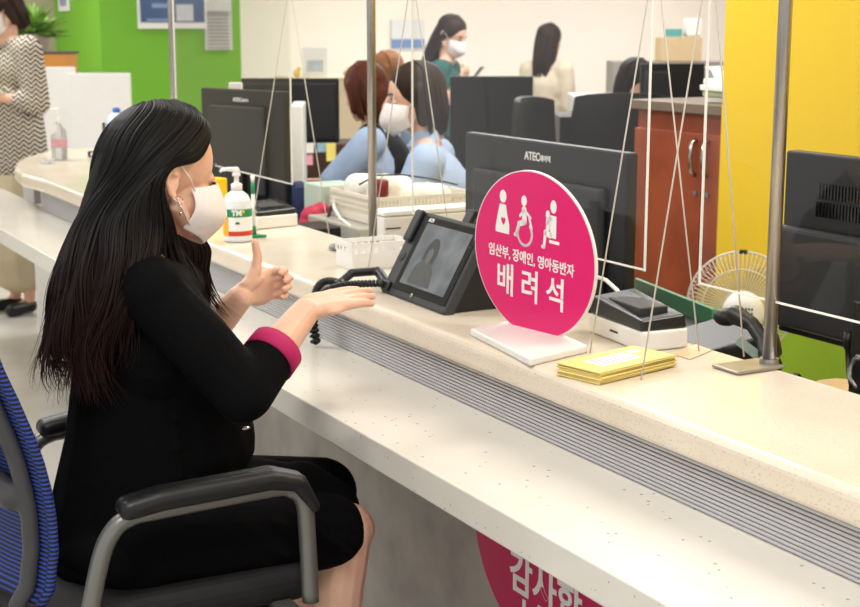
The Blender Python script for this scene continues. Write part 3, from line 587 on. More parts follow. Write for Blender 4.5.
# office phone at right behind the counter edge
q = onz(722, 345, .80); t = thing('desk_telephone', 'black office telephone with a grey label, just left of the right steel pole', 'telephone', (q.x, q.y, .73))
F = Matrix.Translation((q.x+.03, q.y+.04, .79)) @ Matrix.Rotation(-.35, 4, 'Z') @ Matrix.Rotation(-.25, 4, 'Y')
mk('base', MB().box((0, 0, 0), (1, 1, 1), M=F @ Matrix.Diagonal((.20, .24, .06, 1))), M_blk, t, bev=.012, seg=3)
hA = [atw(u, v, k) for u, v, k in ((736, 315, 3.05), (752, 324, 3.0), (764, 342, 2.95), (771, 366, 2.9))]
mk('handset', MB().cap(hA[0], hA[1], .022, .016).cap(hA[1], hA[2], .016, .016).cap(hA[2], hA[3], .016, .024).ell(atw(726, 317, 3.1), (.028, .030, .020)), M_blk, t, vox=.004, sm=4)
L = [atw(u, v, 2.93) for u, v in ((740, 336), (763, 354), (757, 361), (734, 343))]
mk('label', MB().slab(L, Fv*-1, .003), mat('label_greygreen', (150, 170, 160), rough=.4, noise=.2, nscale=80), t)
e0, e1 = atw(768, 362, 2.9), atw(800, 378, 2.8)
mk('coiled_cord', coil(e0, e0+V((.02, -.05, -.05)), e1+V((0, .05, .0)), e1, .006, 26, .0022), M_blk, t, smooth=True)
q0 = onx(849, 332, 2.07); tag(mk('display_cable', MB().tube([q0, q0+V((0, 0, -.03)), onx(848, 350, 2.07), onx(849, 370, 2.04), onx(852, 386, 2.0)], [.011, .011, .006, .006, .006], 10), M_blk, smooth=True, loc=tuple(q0)), 'black plug and cable hanging below the right monitor', 'cable')
for k in range(2):
    q0 = onx(866, 358, 2.0); tag(mk('grey_cable', MB().tube([q0, onx(857-k*3, 356+k*3, 2.0), onx(851-k*2, 366+k*3, 2.0), onx(850-k, 378, 1.98), onx(856, 387, 1.96)], .0035, 8), M_pewter, smooth=True, loc=tuple(q0)), ['thin grey cable curling nearest to the black display plug', 'second thin grey cable, just inside the curl of the other'][k], 'cable', 'grey cables below the right monitor')
# green mat behind printer, black tray
g0, g1 = onz(634, 286, .80), onz(712, 318, .80)
d = (g1-g0).normalized(); n = V((-d.y, d.x, 0)); n = n if n.x > 0 else -n
tag(mk('desk_organizer', MB().prism([(g0.x, g0.y), (g1.x, g1.y), ((g1-n*.22).x, (g1-n*.22).y), ((g0-n*.22).x, (g0-n*.22).y)], .731, .78), M_blk, bev=.004, loc=(g0.x, g0.y, .731)), 'low black desk organizer behind the receipt printer', 'organizer')
b = MB().slab([g0+V((0, 0, -.065)), g1+V((0, 0, -.065)), g1+V((0, 0, .022)), g0+V((0, 0, .022))], n, .012)
tag(mk('folder', b, mat('folder_green', (84, 150, 112), rough=.4, noise=.05), bev=.002, loc=tuple(g0-V((0, 0, .065)))), 'muted green folder standing on edge in front of the cherry wood cabinet', 'folder')

# ================================================================== CABINET, FAN
cx0 = 3.42; y0, y1 = 3.99, onx(634, 130, cx0).y; zc = onx(660, 101, cx0).z
t = thing('storage_cabinet', 'cherry wood cabinet with two arched handles beside the yellow wall', 'cabinet', (cx0+.25, (y0+y1)/2, 0))
mk('carcass', MB().box((cx0+.27, (y0+y1)/2, zc/2-.02), (.5, y1-y0, zc-.04)), M_wood, t)
ym = onx(702, 150, cx0).y
for a, b_, nm in ((ym+.002, y1-.004, 'l'), (y0, ym-.002, 'r')):
    d_ = mk('door', MB().box((cx0+.01, (a+b_)/2, zc/2-.03), (.018, b_-a, zc-.16)), M_wood, t, bev=.002)
    hy = ym+.035 if nm == 'l' else ym-.035
    mk('handle', MB().tube([(cx0, hy, zc-.13), (cx0-.02, hy, zc-.145), (cx0-.026, hy, zc-.195), (cx0-.02, hy, zc-.25), (cx0, hy, zc-.265)], .008, 10), M_chrome, d_, smooth=True)
    mk('lock', MB().tube([(cx0, hy-.01, zc-.33), (cx0-.008, hy-.01, zc-.33)], .010, 12), M_chrome, d_)
mk('cabinet_top', MB().box((cx0+.26, (y0+y1)/2, zc-.018), (.55, y1-y0+.02, .036)), mat('cabinet_top_grey', (120, 104, 88), rough=.4, noise=.05), t, bev=.002)
for k in range(4):
    tag(mk('document_stack', MB().box((cx0+.22+random.uniform(-.03, .03), 4.17+random.uniform(-.03, .03), zc+.012+k*.022), (.30, .26, .02), rz=random.uniform(-.3, .3)), M_whiter if k != 1 else mat('folder_palegreen', (200, 214, 170), rough=.6, noise=.04), bev=.003, loc=(cx0+.22, 4.17, zc+.001+k*.022)),
        ['white bundle of papers at the bottom of the pile on the wood cabinet', 'pale green bundle, second from the bottom on the wood cabinet', 'white bundle, third from the bottom on the wood cabinet', 'topmost white bundle of papers on the wood cabinet'][k], 'papers', 'papers piled on the cabinet')
b = MB(); vv = []
for i in range(9):
    for j in range(7): vv.append(b.bm.verts.new((cx0+.12+i*.03, 4.12+j*.035, zc+.095+.03*math.sin(i*.9+j*.5)*math.cos(j*.8)+(.035 if (i < 2 and j > 4) else 0))))
for i in range(8):
    for j in range(6): b.bm.faces.new((vv[i*7+j], vv[(i+1)*7+j], vv[(i+1)*7+j+1], vv[i*7+j+1]))
tag(mk('crumpled_sheet', b, M_whiter, solid=.001, smooth=True, loc=(cx0+.2, 4.2, zc+.09)), 'curled white sheet lying loose on top of the papers on the cabinet', 'paper')
fc = atw(741, 304, 4.55); fn = (C0-fc); fn.z *= .3; fn.normalize()
t = thing('desk_fan', 'white fan with a round wire grille standing in front of the yellow wall', 'fan', (fc.x, fc.y, 0))
FM = frame(fc, V((0, 0, 1)).cross(fn), (0, 0, 1)); RF = .168
b = MB()
for k in range(72):
    a = k*2*math.pi/72; b.tube([FM @ V((r*math.cos(a), r*math.sin(a), z)) for r, z in ((.055, .065), (.11, .06), (.15, .035), (RF, 0))], .0012, 5)
for rr_, z in ((RF, 0), (.12, .056), (.055, .065)): b.tube([FM @ V((rr_*math.cos(a), rr_*math.sin(a), z)) for a in [k*2*math.pi/48 for k in range(49)]], .0022 if rr_ < RF else .004, 6)
mk('rear_grille', b, mat('wire_white', (214, 206, 196), rough=.35, noise=.03), t, smooth=True)
b = MB()
for k in range(72):
    a = k*2*math.pi/72; b.tube([FM @ V((r*math.cos(a), r*math.sin(a), z)) for r, z in ((.04, -.06), (.12, -.055), (RF, 0))], .0012, 5)
mk('front_grille', b, mat('wire_white', (214, 206, 196)), t, smooth=True)
for k in range(3):
    b = MB(); pts = []
    a0_ = k*2*math.pi/3
    for s_ in range(10): a = a0_+s_/9*1.5; r = .03+.115*math.sin(min(1, s_/9*1.15)*math.pi*.75); pts.append(FM @ V((r*math.cos(a), r*math.sin(a), -.02+.02*s_/9)))
    pts.append(FM @ V((.02*math.cos(a0_+.9), .02*math.sin(a0_+.9), -.01))); b.slab(pts, FM.to_3x3() @ V((0, 0, 1)), .002); mk('blade', b, mat('blade_clear', (214, 200, 120), rough=.3, noise=.03, alpha=.55), t)
mk('motor_housing', MB().lathe([(.03, -.02), (.062, .04), (.066, .09), (.056, .115), (.03, .124)], M=FM @ Matrix.Translation((.008, -.01, 0)), seg=28), M_white, t, smooth=True)
b = MB()
for r_ in range(3):
    for k in range(7): b.box((0, 0, 0), (1, 1, 1), M=FM @ Matrix.Translation((-.02+k*.009, -.012+r_*.014-.008, .1245)) @ Matrix.Diagonal((.005, .007, .002, 1)))
mk('motor_vent', b, M_mon2, t)
mk('grille_clip', MB().box((0, 0, 0), (1, 1, 1), M=FM @ Matrix.Translation((0, RF, .0)) @ Matrix.Diagonal((.025, .012, .014, 1))), M_blk, t)
mk('post', MB().tube([(fc.x, fc.y, .04), (fc.x, fc.y, fc.z-.03)], .016, 16), M_white, t, smooth=True)
mk('foot', MB().lathe([(.15, 0), (.15, .015), (.10, .035), (.02, .05)], (fc.x, fc.y, 0), 32), M_white, t, smooth=True)
# ================================================================== BACKGROUND FURNITURE
def office_chair(name, lab, c, rz, m, hgt=1.0, wid=.46):
    t = thing(name, lab, 'chair', (c[0], c[1], 0)); M = Matrix.Translation((c[0], c[1], 0)) @ Matrix.Rotation(rz, 4, 'Z')
    mk('seat', MB().box((0, 0, 0), (1, 1, 1), M=M @ Matrix.Translation((0, 0, .46)) @ Matrix.Diagonal((.46, .48, .08, 1))), m, t, bev=.03, seg=4)
    b = MB(); n = 9; cols = []
    for i in range(n):
        row = []
        for j in range(9):
            y = (j/8-.5)*wid*(1-.10*(i/(n-1)-.4)**2*4); z = .52+(hgt-.52)*i/(n-1); e = abs(j/8-.5)*2
            row.append(b.bm.verts.new(M @ V((-.22-.05*math.sin(i/(n-1)*2.4)+.06*e*e-.05*(i/(n-1)), y, z-.02*e**3*(i/(n-1))))))
        cols.append(row)
    for i in range(n-1):
        for j in range(8): b.bm.faces.new((cols[i][j], cols[i][j+1], cols[i+1][j+1], cols[i+1][j]))
    mk('backrest', b, m, t, solid=.035, smooth=True, bev=.008)
    mk('column', MB().tube([M @ V((0, 0, .08)), M @ V((0, 0, .43))], .025, 14), M_blk2, t, smooth=True)
    for k in range(5):
        a = k*2*math.pi/5; d = M.to_3x3() @ V((math.cos(a), math.sin(a), 0)); o_ = M @ V((0, 0, 0)); mk('leg', MB().tube([o_+V((0, 0, .10)), o_+d*.28+V((0, 0, .07))], [.022, .014], 8), M_blk2, t)
        mk('castor', MB().ell(o_+d*.28+V((0, 0, .03)), (.028, .028, .03)), M_blk, t, smooth=True)
    return t
M_ch1 = mat('chair_mesh_grey', (34, 34, 34), rough=.6, noise=.15, nscale=60); M_ch2 = mat('chair_mesh_black', (13, 13, 13), rough=.7, noise=.2, nscale=60)
q = atw(580, 130, 6.6); office_chair('office_chair', 'dark grey mesh office chair turned sideways, its back bent over the lettered monitor', (q.x, q.y), -1.15, M_ch1, 1.17, .36)
q = atw(612, 130, 7.0); office_chair('office_chair', 'wide black office chair seen from behind, left of the cherry wood cabinet', (q.x, q.y), 1.1, M_ch2, 1.19, .5)
q = atw(199, 110, 8.0); office_chair('office_chair', 'dark office chair behind the leftmost steel pole', (q.x, q.y), 2.2, M_ch1, 1.05)
# dark monitors and partitions far behind
def slabbox(name, lab, cat, u0, u1, v0, k, h, th, m, turn=0, zmin=None):
    a = atw(u0, v0, k); b_ = atw(u1, v0, k); c = (a+b_)/2; c.z = a.z-h/2; L = (b_-a).length
    return tag(mk(name, MB().box(tuple(c), (L, th, h), rz=-YAW+turn), m, bev=.006, loc=(c.x, c.y, c.z-h/2)), lab, cat)
slabbox('desk_partition', 'dark green-black desk partition below the woman holding a telephone', 'partition', 450, 533, 76, 8.0, 1.21, .05, mat('partition_dark', (18, 22, 24), rough=.35, noise=.15, nscale=3))
slabbox('staff_desk', 'dark desk block right of the bent mesh chair', 'desk', 556, 576, 114, 8.2, .99, .5, M_blk)
slabbox('staff_desk', 'white-topped low unit behind the wide black chair', 'desk', 570, 640, 94, 9.0, 1.06, .4, M_white)
p0 = atw(641, 63.5, 7.0); p1 = atw(705, 63.5, 7.0); p1.z = p0.z
t_bm = monitor_back('monitor', 'black monitor behind the papers on the cherry wood cabinet', (p0.x, p0.y), (p1.x, p1.y), p0.z-.33, p0.z, '', panel=(.05, .5, .08, .9), zd=.73)
desk_('staff_desk', 'far staff desk behind the cherry wood cabinet', [(p0.x-.04, p0.y-.12), (p1.x+.6, p1.y-.4), (p1.x+.75, p1.y+.0), (p0.x+.1, p0.y+.20)], .73, M_tan, M_dleg, [(p0.x+.02, p0.y-.08), (p1.x+.5, p1.y-.3), (p1.x+.65, p1.y+.0), (p0.x+.13, p0.y+.13)])
q = atw(678, 52, 9.5); tag(mk('shelf_unit', MB().box((q.x, q.y, (q.z-.06)/2), (.9, .4, q.z-.06), rz=-YAW), mat('shelf_grey', (150, 142, 134), rough=.6, noise=.04), loc=(q.x, q.y, 0)), 'pale grey shelf unit carrying the cardboard box', 'shelf')
tag(mk('cardboard_box', MB().box((q.x, q.y, q.z+.02), (.27, .25, .155), rz=-YAW), mat('cardboard', (206, 180, 140), rough=.8, noise=.05), bev=.003, loc=(q.x, q.y, q.z-.058)), 'cardboard box on the shelf far behind the wood cabinet', 'box')
q2 = atw(673, 40, 9.5); tag(mk('tissue_box', MB().box((q2.x, q2.y, q.z+.125), (.10, .1, .05), rz=-YAW), mat('tissue_teal', (90, 160, 160), rough=.5, noise=.04), loc=(q2.x, q2.y, q.z+.1)), 'small teal box on top of the cardboard box', 'box')
q2 = atw(692, 37, 9.5); tag(mk('paper_bag', MB().box((q2.x, q2.y, q.z+.16), (.10, .1, .12), rz=-YAW+.2), M_white, bev=.015, loc=(q2.x, q2.y, q.z+.1)), 'white bag on top of the cardboard box', 'bag')
q = atw(712, 70, 9.0); tag(mk('file_cabinet', MB().box((q.x+.1, q.y, .62), (.35, .4, 1.24), rz=-YAW), mat('file_grey', (178, 176, 180), rough=.4, noise=.04), loc=(q.x+.1, q.y, 0)), 'pale grey file cabinet at the left edge of the yellow wall', 'cabinet')
# low cabinets along the far wall with a white card, blue sign
q = atw(352, 76, 11.4); tag(mk('low_cabinet', MB().box((q.x, q.y, q.z/2), (1.15, .45, q.z), rz=-YAW*.3), mat('low_cabinet_cream', (214, 198, 168), rough=.6, noise=.03), bev=.01, loc=(q.x, q.y, 0)), 'long cream cabinet along the far wall behind the clerk in the vest', 'cabinet')
q2 = atw(315, 61, 11.2); t = thing('picture_card', 'white framed card leaning on the long cream cabinet', 'picture', (q2.x, q2.y, q.z))
FMq = frame(V((q2.x, q2.y, q.z+.115)), Rv, (0, 0, 1)); mk('frame', MB().box((0, 0, 0), (1, 1, 1), M=FMq @ Matrix.Diagonal((.20, .225, .02, 1))), M_white, t, bev=.003)
mk('picture', MB().box((0, 0, 0), (1, 1, 1), M=FMq @ Matrix.Translation((0, -.03, .011)) @ Matrix.Diagonal((.13, .09, .002, 1))), mat('picture_grey', (196, 206, 212), rough=.6, noise=.2, nscale=20), t)
for i, (u, c_) in enumerate([(297, (226, 196, 110)), (347, (228, 186, 110))]):
    qq = atw(u, 74, 11.1); tag(mk('ornament', MB().ell((qq.x, qq.y, q.z+.03), (.03, .03, .03)).ell((qq.x+.015, qq.y-.01, q.z+.065), (.018, .018, .018)), mat('ornament_yellow', c_, rough=.5, noise=.05), smooth=True, loc=(qq.x, qq.y, q.z)), ['small yellow ornament on the left of the cream cabinet', 'small yellow ornament right of the white card'][i], 'ornament')
def wallcard(name, lab, cat, u0, v0, u1, v1, m, y=12.99, th=.012, stripes=None):
    a = ony(u0, v1, y); c = ony(u1, v0, y); t = thing(name, lab, cat, ((a.x+c.x)/2, y, a.z))
    mk('sheet', MB().box(((a.x+c.x)/2, y-th/2, (a.z+c.z)/2), (c.x-a.x, th, c.z-a.z)), m, t)
    for i_, (s0, s1, r0, r1, mm) in enumerate(stripes or []):
        mk('print', MB().box((a.x+(c.x-a.x)*(s0+s1)/2, y-th-.002-.001*min(i_, 4), a.z+(c.z-a.z)*(r0+r1)/2), ((c.x-a.x)*(s1-s0), .004, (c.z-a.z)*(r1-r0))), mm, t)
    return t
M_pb = mat('poster_blue', (62, 84, 128), rough=.4, rgb2=(84, 108, 150), nscale=3); M_prt = mat('print_grey', (150, 150, 150), rough=.6, noise=.1)
wallcard('notice', 'white notice with a blue band on the cream wall above the two clerks', 'notice', 391, 20, 424, 50, mat('notice_pale', (222, 222, 226), rough=.6, noise=.03), stripes=[(0, 1, .05, .36, mat('band_blue', (120, 146, 190), rough=.5, noise=.03))])
wallcard('poster', 'blue poster in a white frame on the green wall', 'poster', 138, -40, 204, 28.6, M_white, y=10.995, th=.02, stripes=[(.03, .97, .09, .97, M_pb), (.55, .8, .11, .35, mat('poster_white', (206, 210, 216), rough=.5, noise=.1)), (.2, .45, .3, .36, mat('poster_pale', (140, 160, 196), rough=.5, noise=.1)), (.12, .48, .11, .14, mat('poster_pale', (140, 160, 196)))])
wallcard('notice', 'tall grey-white paper notice at the right edge of the green wall', 'notice', 205, -30, 230, 50, mat('notice_white', (206, 206, 202), rough=.7, noise=.03), y=10.995, stripes=[(.1, .9, .02+.045*k, .035+.045*k, M_prt) for k in range(11)]+[(0, 1, .455, .462, M_prt)])
a = onx(59, -6, 3.095); c_ = onx(70, 11, 3.095); t = thing('notice', 'small white notice on the narrow side of the green wall', 'notice', (3.09, (a.y+c_.y)/2, c_.z))
mk('sheet', MB().box((3.09, (a.y+c_.y)/2, (a.z+c_.z)/2), (.01, abs(a.y-c_.y), a.z-c_.z)), M_white, t); mk('print', MB().box((3.083, (a.y+c_.y)/2, (a.z+c_.z)/2), (.004, abs(a.y-c_.y)*.6, (a.z-c_.z)*.4)), mat('print_lilac', (150, 150, 190), rough=.6, noise=.05), t)
# white partitions, orange drawer box, plant
slabbox('partition_panel', 'wide white partition panel left of the green wall, behind the round table end', 'partition', 68, 130, 73, 9.2, 1.19, .04, M_white)
slabbox('partition_panel', 'narrower white partition panel behind the woman in the zigzag blouse', 'partition', 30, 75, 67, 9.4, 1.23, .04, M_white)
slabbox('drawer_box', 'orange-brown box with a dark lid under the potted plant', 'box', 34, 72, 53.5, 9.7, .30, .3, mat('box_orange', (206, 140, 60), rough=.5, noise=.05))
slabbox('box_lid', 'dark lid on the orange-brown box', 'lid', 32, 74, 51.5, 9.7, .014, .32, mat('lid_dark', (74, 66, 70), rough=.5, noise=.05))
slabbox('pedestal', 'white pedestal under the orange-brown box', 'pedestal', 34, 72, 66, 9.72, 1.22, .29, M_white)
q = atw(31, 50, 10.0); t = thing('potted_plant', 'leafy green potted plant in a grey pot beside the woman in the zigzag blouse', 'plant', (q.x, q.y, q.z-.02))
mk('pot', MB().lathe([(.07, 0), (.12, .02), (.15, .11), (.15, .13), (.12, .12)], (q.x, q.y, q.z-.02), 24), mat('pot_grey', (170, 158, 146), rough=.6, noise=.06), t, smooth=True)
b = MB()
for k in range(170):
    a = random.uniform(0, 6.28); el_ = random.uniform(.1, 1.45); L_ = random.uniform(.16, .30); d = V((math.cos(a)*math.cos(el_)*1.15, math.sin(a)*math.cos(el_)*1.15, math.sin(el_)*.95)); s = V((-math.sin(a), math.cos(a), 0))
    o_ = V((q.x, q.y, q.z+.09)); p1_ = o_+d*L_*.6; p2_ = o_+d*L_+V((0, 0, -.03)); w_ = random.uniform(.02, .038)
    vs = [b.bm.verts.new(x) for x in (o_, p1_+s*w_, p2_, p1_-s*w_)]; b.bm.faces.new(vs)
tag(mk('foliage', b, mat('leaf_green', (150, 190, 84), rough=.5, rgb2=(78, 124, 46), nscale=8), t, solid=.002), kind='stuff')
tag(mk('planter_stand', MB().box((q.x, q.y, (q.z-.02)/2), (.3, .3, q.z-.02)), M_white, loc=(q.x, q.y, 0)), 'white stand under the potted plant', 'stand')
# bottles and small box on the far end of the counter
p = onz(60, 160, ZT); k_b = 1.0; t = thing('sanitizer_bottle', 'clear pump bottle with a pink label standing at the far end of the counter', 'bottle', tuple(p))
mk('body', MB().lathe([(.030, .001), (.036, .006), (.037, .11), (.033, .14), (.014, .165), (.013, .18)], p, 28), mat('clear_plastic', (236, 238, 240), rough=.12, trans=.75, ior=1.2, noise=.02), t, smooth=True)
mk('label', MB().lathe([(.0375, .06), (.0378, .062), (.0378, .098), (.0375, .10)], p, 28), mat('label_pink', (214, 160, 168), rough=.4, noise=.2, nscale=60), t, smooth=True)
mk('pump', MB().cap(p+V((0, 0, .18)), p+V((0, 0, .2)), .015, .015).cap(p+V((0, 0, .2)), p+V((0, 0, .235)), .006, .006).cap(p+V((0, 0, .235)), p+V((-.03, .01, .236)), .010, .006), M_white, t, smooth=True)
p = onz(42, 164, ZT); tag(mk('card_stand', MB().box((p.x+.02, p.y, ZT+.012), (.05, .09, .022)), mat('clear_plastic', (214, 214, 214)), bev=.003, loc=(p.x, p.y, ZT)), 'small clear stand on the counter left of the pink-labelled bottle', 'stand')
p = onz(99, 157, ZT); cal = thing('calendar_block', 'small dark brown block calendar at the far end of the counter', 'calendar', (p.x, p.y, ZT)); mk('block', MB().box((p.x+.02, p.y, ZT+.014), (.14, .03, .027), rz=-.45), mat('block_brown', (70, 40, 34), rough=.5, noise=.1), cal, bev=.003)
for k in range(3):
    o = mk('number_tile', MB().box((0, 0, 0), (1, 1, 1), M=Matrix.Translation((p.x+.02, p.y, ZT+.014)) @ Matrix.Rotation(-.45, 4, 'Z') @ Matrix.Translation((-.045+k*.035, -.0165, 0)) @ Matrix.Diagonal((.02, .004, .016, 1))), M_whiter, cal)
p = onz(118, 150, ZT); t = thing('water_bottle', 'pale bottle with a blue band at the far end of the counter', 'bottle', tuple(p))
mk('body', MB().lathe([(.045, .001), (.052, .006), (.052, .15), (.04, .175), (.02, .19)], p, 28), mat('bottle_frost', (206, 220, 232), rough=.2, noise=.03), t, smooth=True)
mk('band', MB().lathe([(.0525, .095), (.053, .097), (.053, .133), (.0525, .135)], p, 28), M_blue, t, smooth=True)
mk('cap', MB().lathe([(.02, .188), (.02, .21), (.01, .214)], p, 20), M_blue, t, smooth=True)
mk('black_edge', MB().box((p.x-.062, p.y+.02, ZT+.07), (.012, .012, .138)), M_blk, t)

# ================================================================== PEOPLE
def headR(yaw, pitch=0, roll=0):     # yaw measured from +X, pitch down positive
    return (Matrix.Rotation(yaw, 3, 'Z') @ Matrix.Rotation(pitch, 3, 'Y') @ Matrix.Rotation(roll, 3, 'X'))
def head_prims(b, c, R, s=1.0, fine=False, lids=False):
    P = lambda x, y, z: V(c)+R @ V((x, y, z))*s
    E = lambda x, y, z, rx, ry, rz, RR=None: b.ell(P(x, y, z), (rx*s, ry*s, rz*s), R @ RR if RR else R, 22 if fine else 14)
    E(-.012, 0, .030, .094, .074, .086)           # cranium
    E(.035, 0, .022, .052, .062, .072)            # forehead
    E(.030, 0, -.040, .056, .056, .062)           # mid face
    E(.038, 0, -.072, .042, .044, .034)           # jaw
    E(.066, 0, -.096, .018, .020, .016)           # chin
    if lids:
        for y in (-1, 1): E(.069, y*.030, .000, .0140, .0155, .0135)
    for y in (-1, 1):
        E(.052, y*.034, -.028, .026, .022, .022)  # cheek
        b.cap(P(.0, y*.058, -.055), P(.05, y*.028, -.092), .016*s, .014*s)
        b.cap(P(.074, y*.012, .020), P(.062, y*.044, .018), .010*s, .009*s)   # brow ridge
        # ear
        EX, EZ = -.008, -.014; b.cap(P(-.004+EX, y*.072, .012+EZ), P(-.014+EX, y*.082, .016+EZ), .008*s, .007*s)
        pts = [(-.004, .076, .018), (-.012, .086, .028), (-.026, .088, .022), (-.028, .086, .0), (-.016, .080, -.020), (-.006, .076, -.026)]
        for p_, q_ in zip(pts, pts[1:]): b.cap(P(p_[0]+EX, y*p_[1], p_[2]+EZ), P(q_[0]+EX, y*q_[1], q_[2]+EZ), .0052*s, .0052*s, 8)
        E(-.012+EX, y*.078, -.002+EZ, .012, .004, .020)
        E(-.008+EX, y*.078, -.024+EZ, .007, .004, .008)
    b.cap(P(.082, 0, .016), P(.106, 0, -.022), .009*s, .011*s)    # nose
    for y in (-1, 1): E(.098, y*.010, -.026, .009, .007, .007)
    b.cap(P(.090, -.016, -.056), P(.090, .016, -.056), .007*s, .007*s); b.cap(P(.088, -.013, -.066), P(.088, .013, -.066), .008*s, .008*s)
def eyes(c, R, s, par):
    P = lambda x, y, z: V(c)+R @ V((x, y, z))*s
    for y in (-1, 1):
        e = mk('eye', MB().ell(P(.0705, y*.030, .000), (.0115*s,)*3), M_eye, par, smooth=True)
        mk('iris', MB().ell(P(.0780, y*.0305, -.001), (.0052*s,)*3), M_iris, e, smooth=True)
        mk('eyebrow', MB().tube([P(.0885, y*.014, .021), P(.084, y*.030, .026), P(.072, y*.048, .022)], [.002*s, .003*s, .0015*s], 6), M_iris, par)
        mk('eyelash', MB().tube([P(.081, y*.020, .006), P(.0835, y*.030, .009), P(.075, y*.043, .004)], [.001*s, .0022*s, .001*s], 6), M_iris, par)
def mask_obj(c, R, s, par, fine=False):
    P = lambda x, y, z: V(c)+R @ V((x, y, z))*s
    b = MB(); nt_, nf = 13, 21; g = []
    for i in range(nt_):
        t = i/(nt_-1); z = -.004-.116*t; xf = .100+.030*math.sin(min(1, t*1.25)*math.pi*.62)-.052*max(0, t-.55)**1.3*2.2; wd = .062+.010*math.sin(t*math.pi)-.016*t; back = .022+.012*math.sin(t*math.pi)
        row = []
        for j in range(nf):
            a = (j/(nf-1)-.5)*math.pi; sy = math.sin(a); cx_ = math.cos(a)
            top = -.030*(1-cx_)*(1-t)*.55+.030*(1-cx_)*t*.9
            row.append(b.bm.verts.new(P(back+(xf-back)*cx_**.80, wd*sy*(1 if abs(sy) < .98 else 1), z+top)))
        g.append(row)
    for i in range(nt_-1):
        for j in range(nf-1): b.bm.faces.new((g[i][j], g[i][j+1], g[i+1][j+1], g[i+1][j]))
    m = mk('face_mask', b, M_mask, par, solid=.0022*s, smooth=True, sub=1 if fine else 0)
    for y in (-1, 1):
        mk('ear_loop', MB().tube([P(.036, y*.060, -.030), P(.012, y*.078, -.004), P(-.010, y*.086, .014), P(-.026, y*.088, .018), P(-.038, y*.084, -.002)], .0014*s, 6), M_mask, m, smooth=True)
        mk('ear_loop', MB().tube([P(.030, y*.060, -.086), P(.006, y*.074, -.058), P(-.016, y*.080, -.042), P(-.034, y*.082, -.026)], .0014*s, 6), M_mask, m, smooth=True)
    return m
def hand_prims(b, wr, f, n, th, curl, s=1.0, spread=.0, thumb='side', fr=None, seg=10):
    f = V(f).normalized(); n = V(n); n = (n-f*n.dot(f)).normalized(); t = f.cross(n)
    if t.dot(V(th)) < 0: t = -t
    wr = V(wr)
    for k, o in enumerate((.024, .008, -.008, -.023)):
        b.cap(wr+t*o*.55*s+f*.006*s, wr+f*(.082-.004*abs(k-1))*s+t*o*s, .0135*s, .0105*s, seg)
    b.ell(wr+f*.045*s+n*.002, (.040*s, .036*s, .013*s), Matrix((f, t, n)).transposed(), 14)
    b.ell(wr+f*.030*s+t*.020*s+n*.008*s, (.030*s, .015*s, .014*s), Matrix((f, t, n)).transposed(), 12)
    Ls = (.066, .074, .069, .055)
    for k, o in enumerate((.025, .0085, -.0085, -.0245)):
        p = wr+f*(.082-.004*abs(k-1))*s+t*o*s; ang = 0; c = curl[k] if isinstance(curl[0], (list, tuple)) else curl; L = Ls[k]*s
        for q, (fr_, cc, r0, r1) in enumerate(((.44, c[0], .0094, .0084), (.31, c[1], .0084, .0076), (.25, c[2], .0076, .0062))):
            ang += math.radians(cc); sp = t*(o*spread*18)*(1 if q == 0 else 1)
            d = (f*math.cos(ang)+n*math.sin(ang)+sp).normalized(); p2 = p+d*L*fr_; b.cap(p, p2, r0*s, r1*s, seg); p = p2
    if thumb == 'side': tp = [wr+f*.014*s+t*.020*s+n*.004*s, wr+f*.044*s+t*.042*s+n*.010*s, wr+f*.072*s+t*.050*s+n*.013*s, wr+f*.094*s+t*.050*s+n*.014*s]
    elif thumb == 'up': tp = [wr+f*.020*s+t*.016*s+n*.006*s, wr+f*.046*s+t*.040*s+n*.008*s, wr+f*.060*s+t*.068*s+n*.006*s, wr+f*.064*s+t*.094*s+n*.002*s]
    for a, c2, r0, r1 in ((tp[0], tp[1], .0155, .0125), (tp[1], tp[2], .0120, .0100), (tp[2], tp[3], .0100, .0078)): b.cap(a, c2, r0*s, r1*s, seg)
def strands(name, curves, r, m, par, res=10):
    b = MB()
    for c in curves:
        pts = [V(p) for p in c]; out = []
        n = len(pts)
        for i in range(n-1):
            p0_, p1_, p2_, p3_ = pts[max(i-1, 0)], pts[i], pts[i+1], pts[min(i+2, n-1)]
            for k in range(res):
                t = k/res; out.append(.5*((2*p1_)+(p2_-p0_)*t+(2*p0_-5*p1_+4*p2_-p3_)*t*t+(-p0_+3*p1_-3*p2_+p3_)*t**3))
        out.append(pts[-1]); N = len(out)
        b.tube(out, [r*(1 if i < N*.75 else max(.15, 1-(i-N*.75)/(N*.25))) for i in range(N)], 5)
    return mk(name, b, m, par, smooth=True)
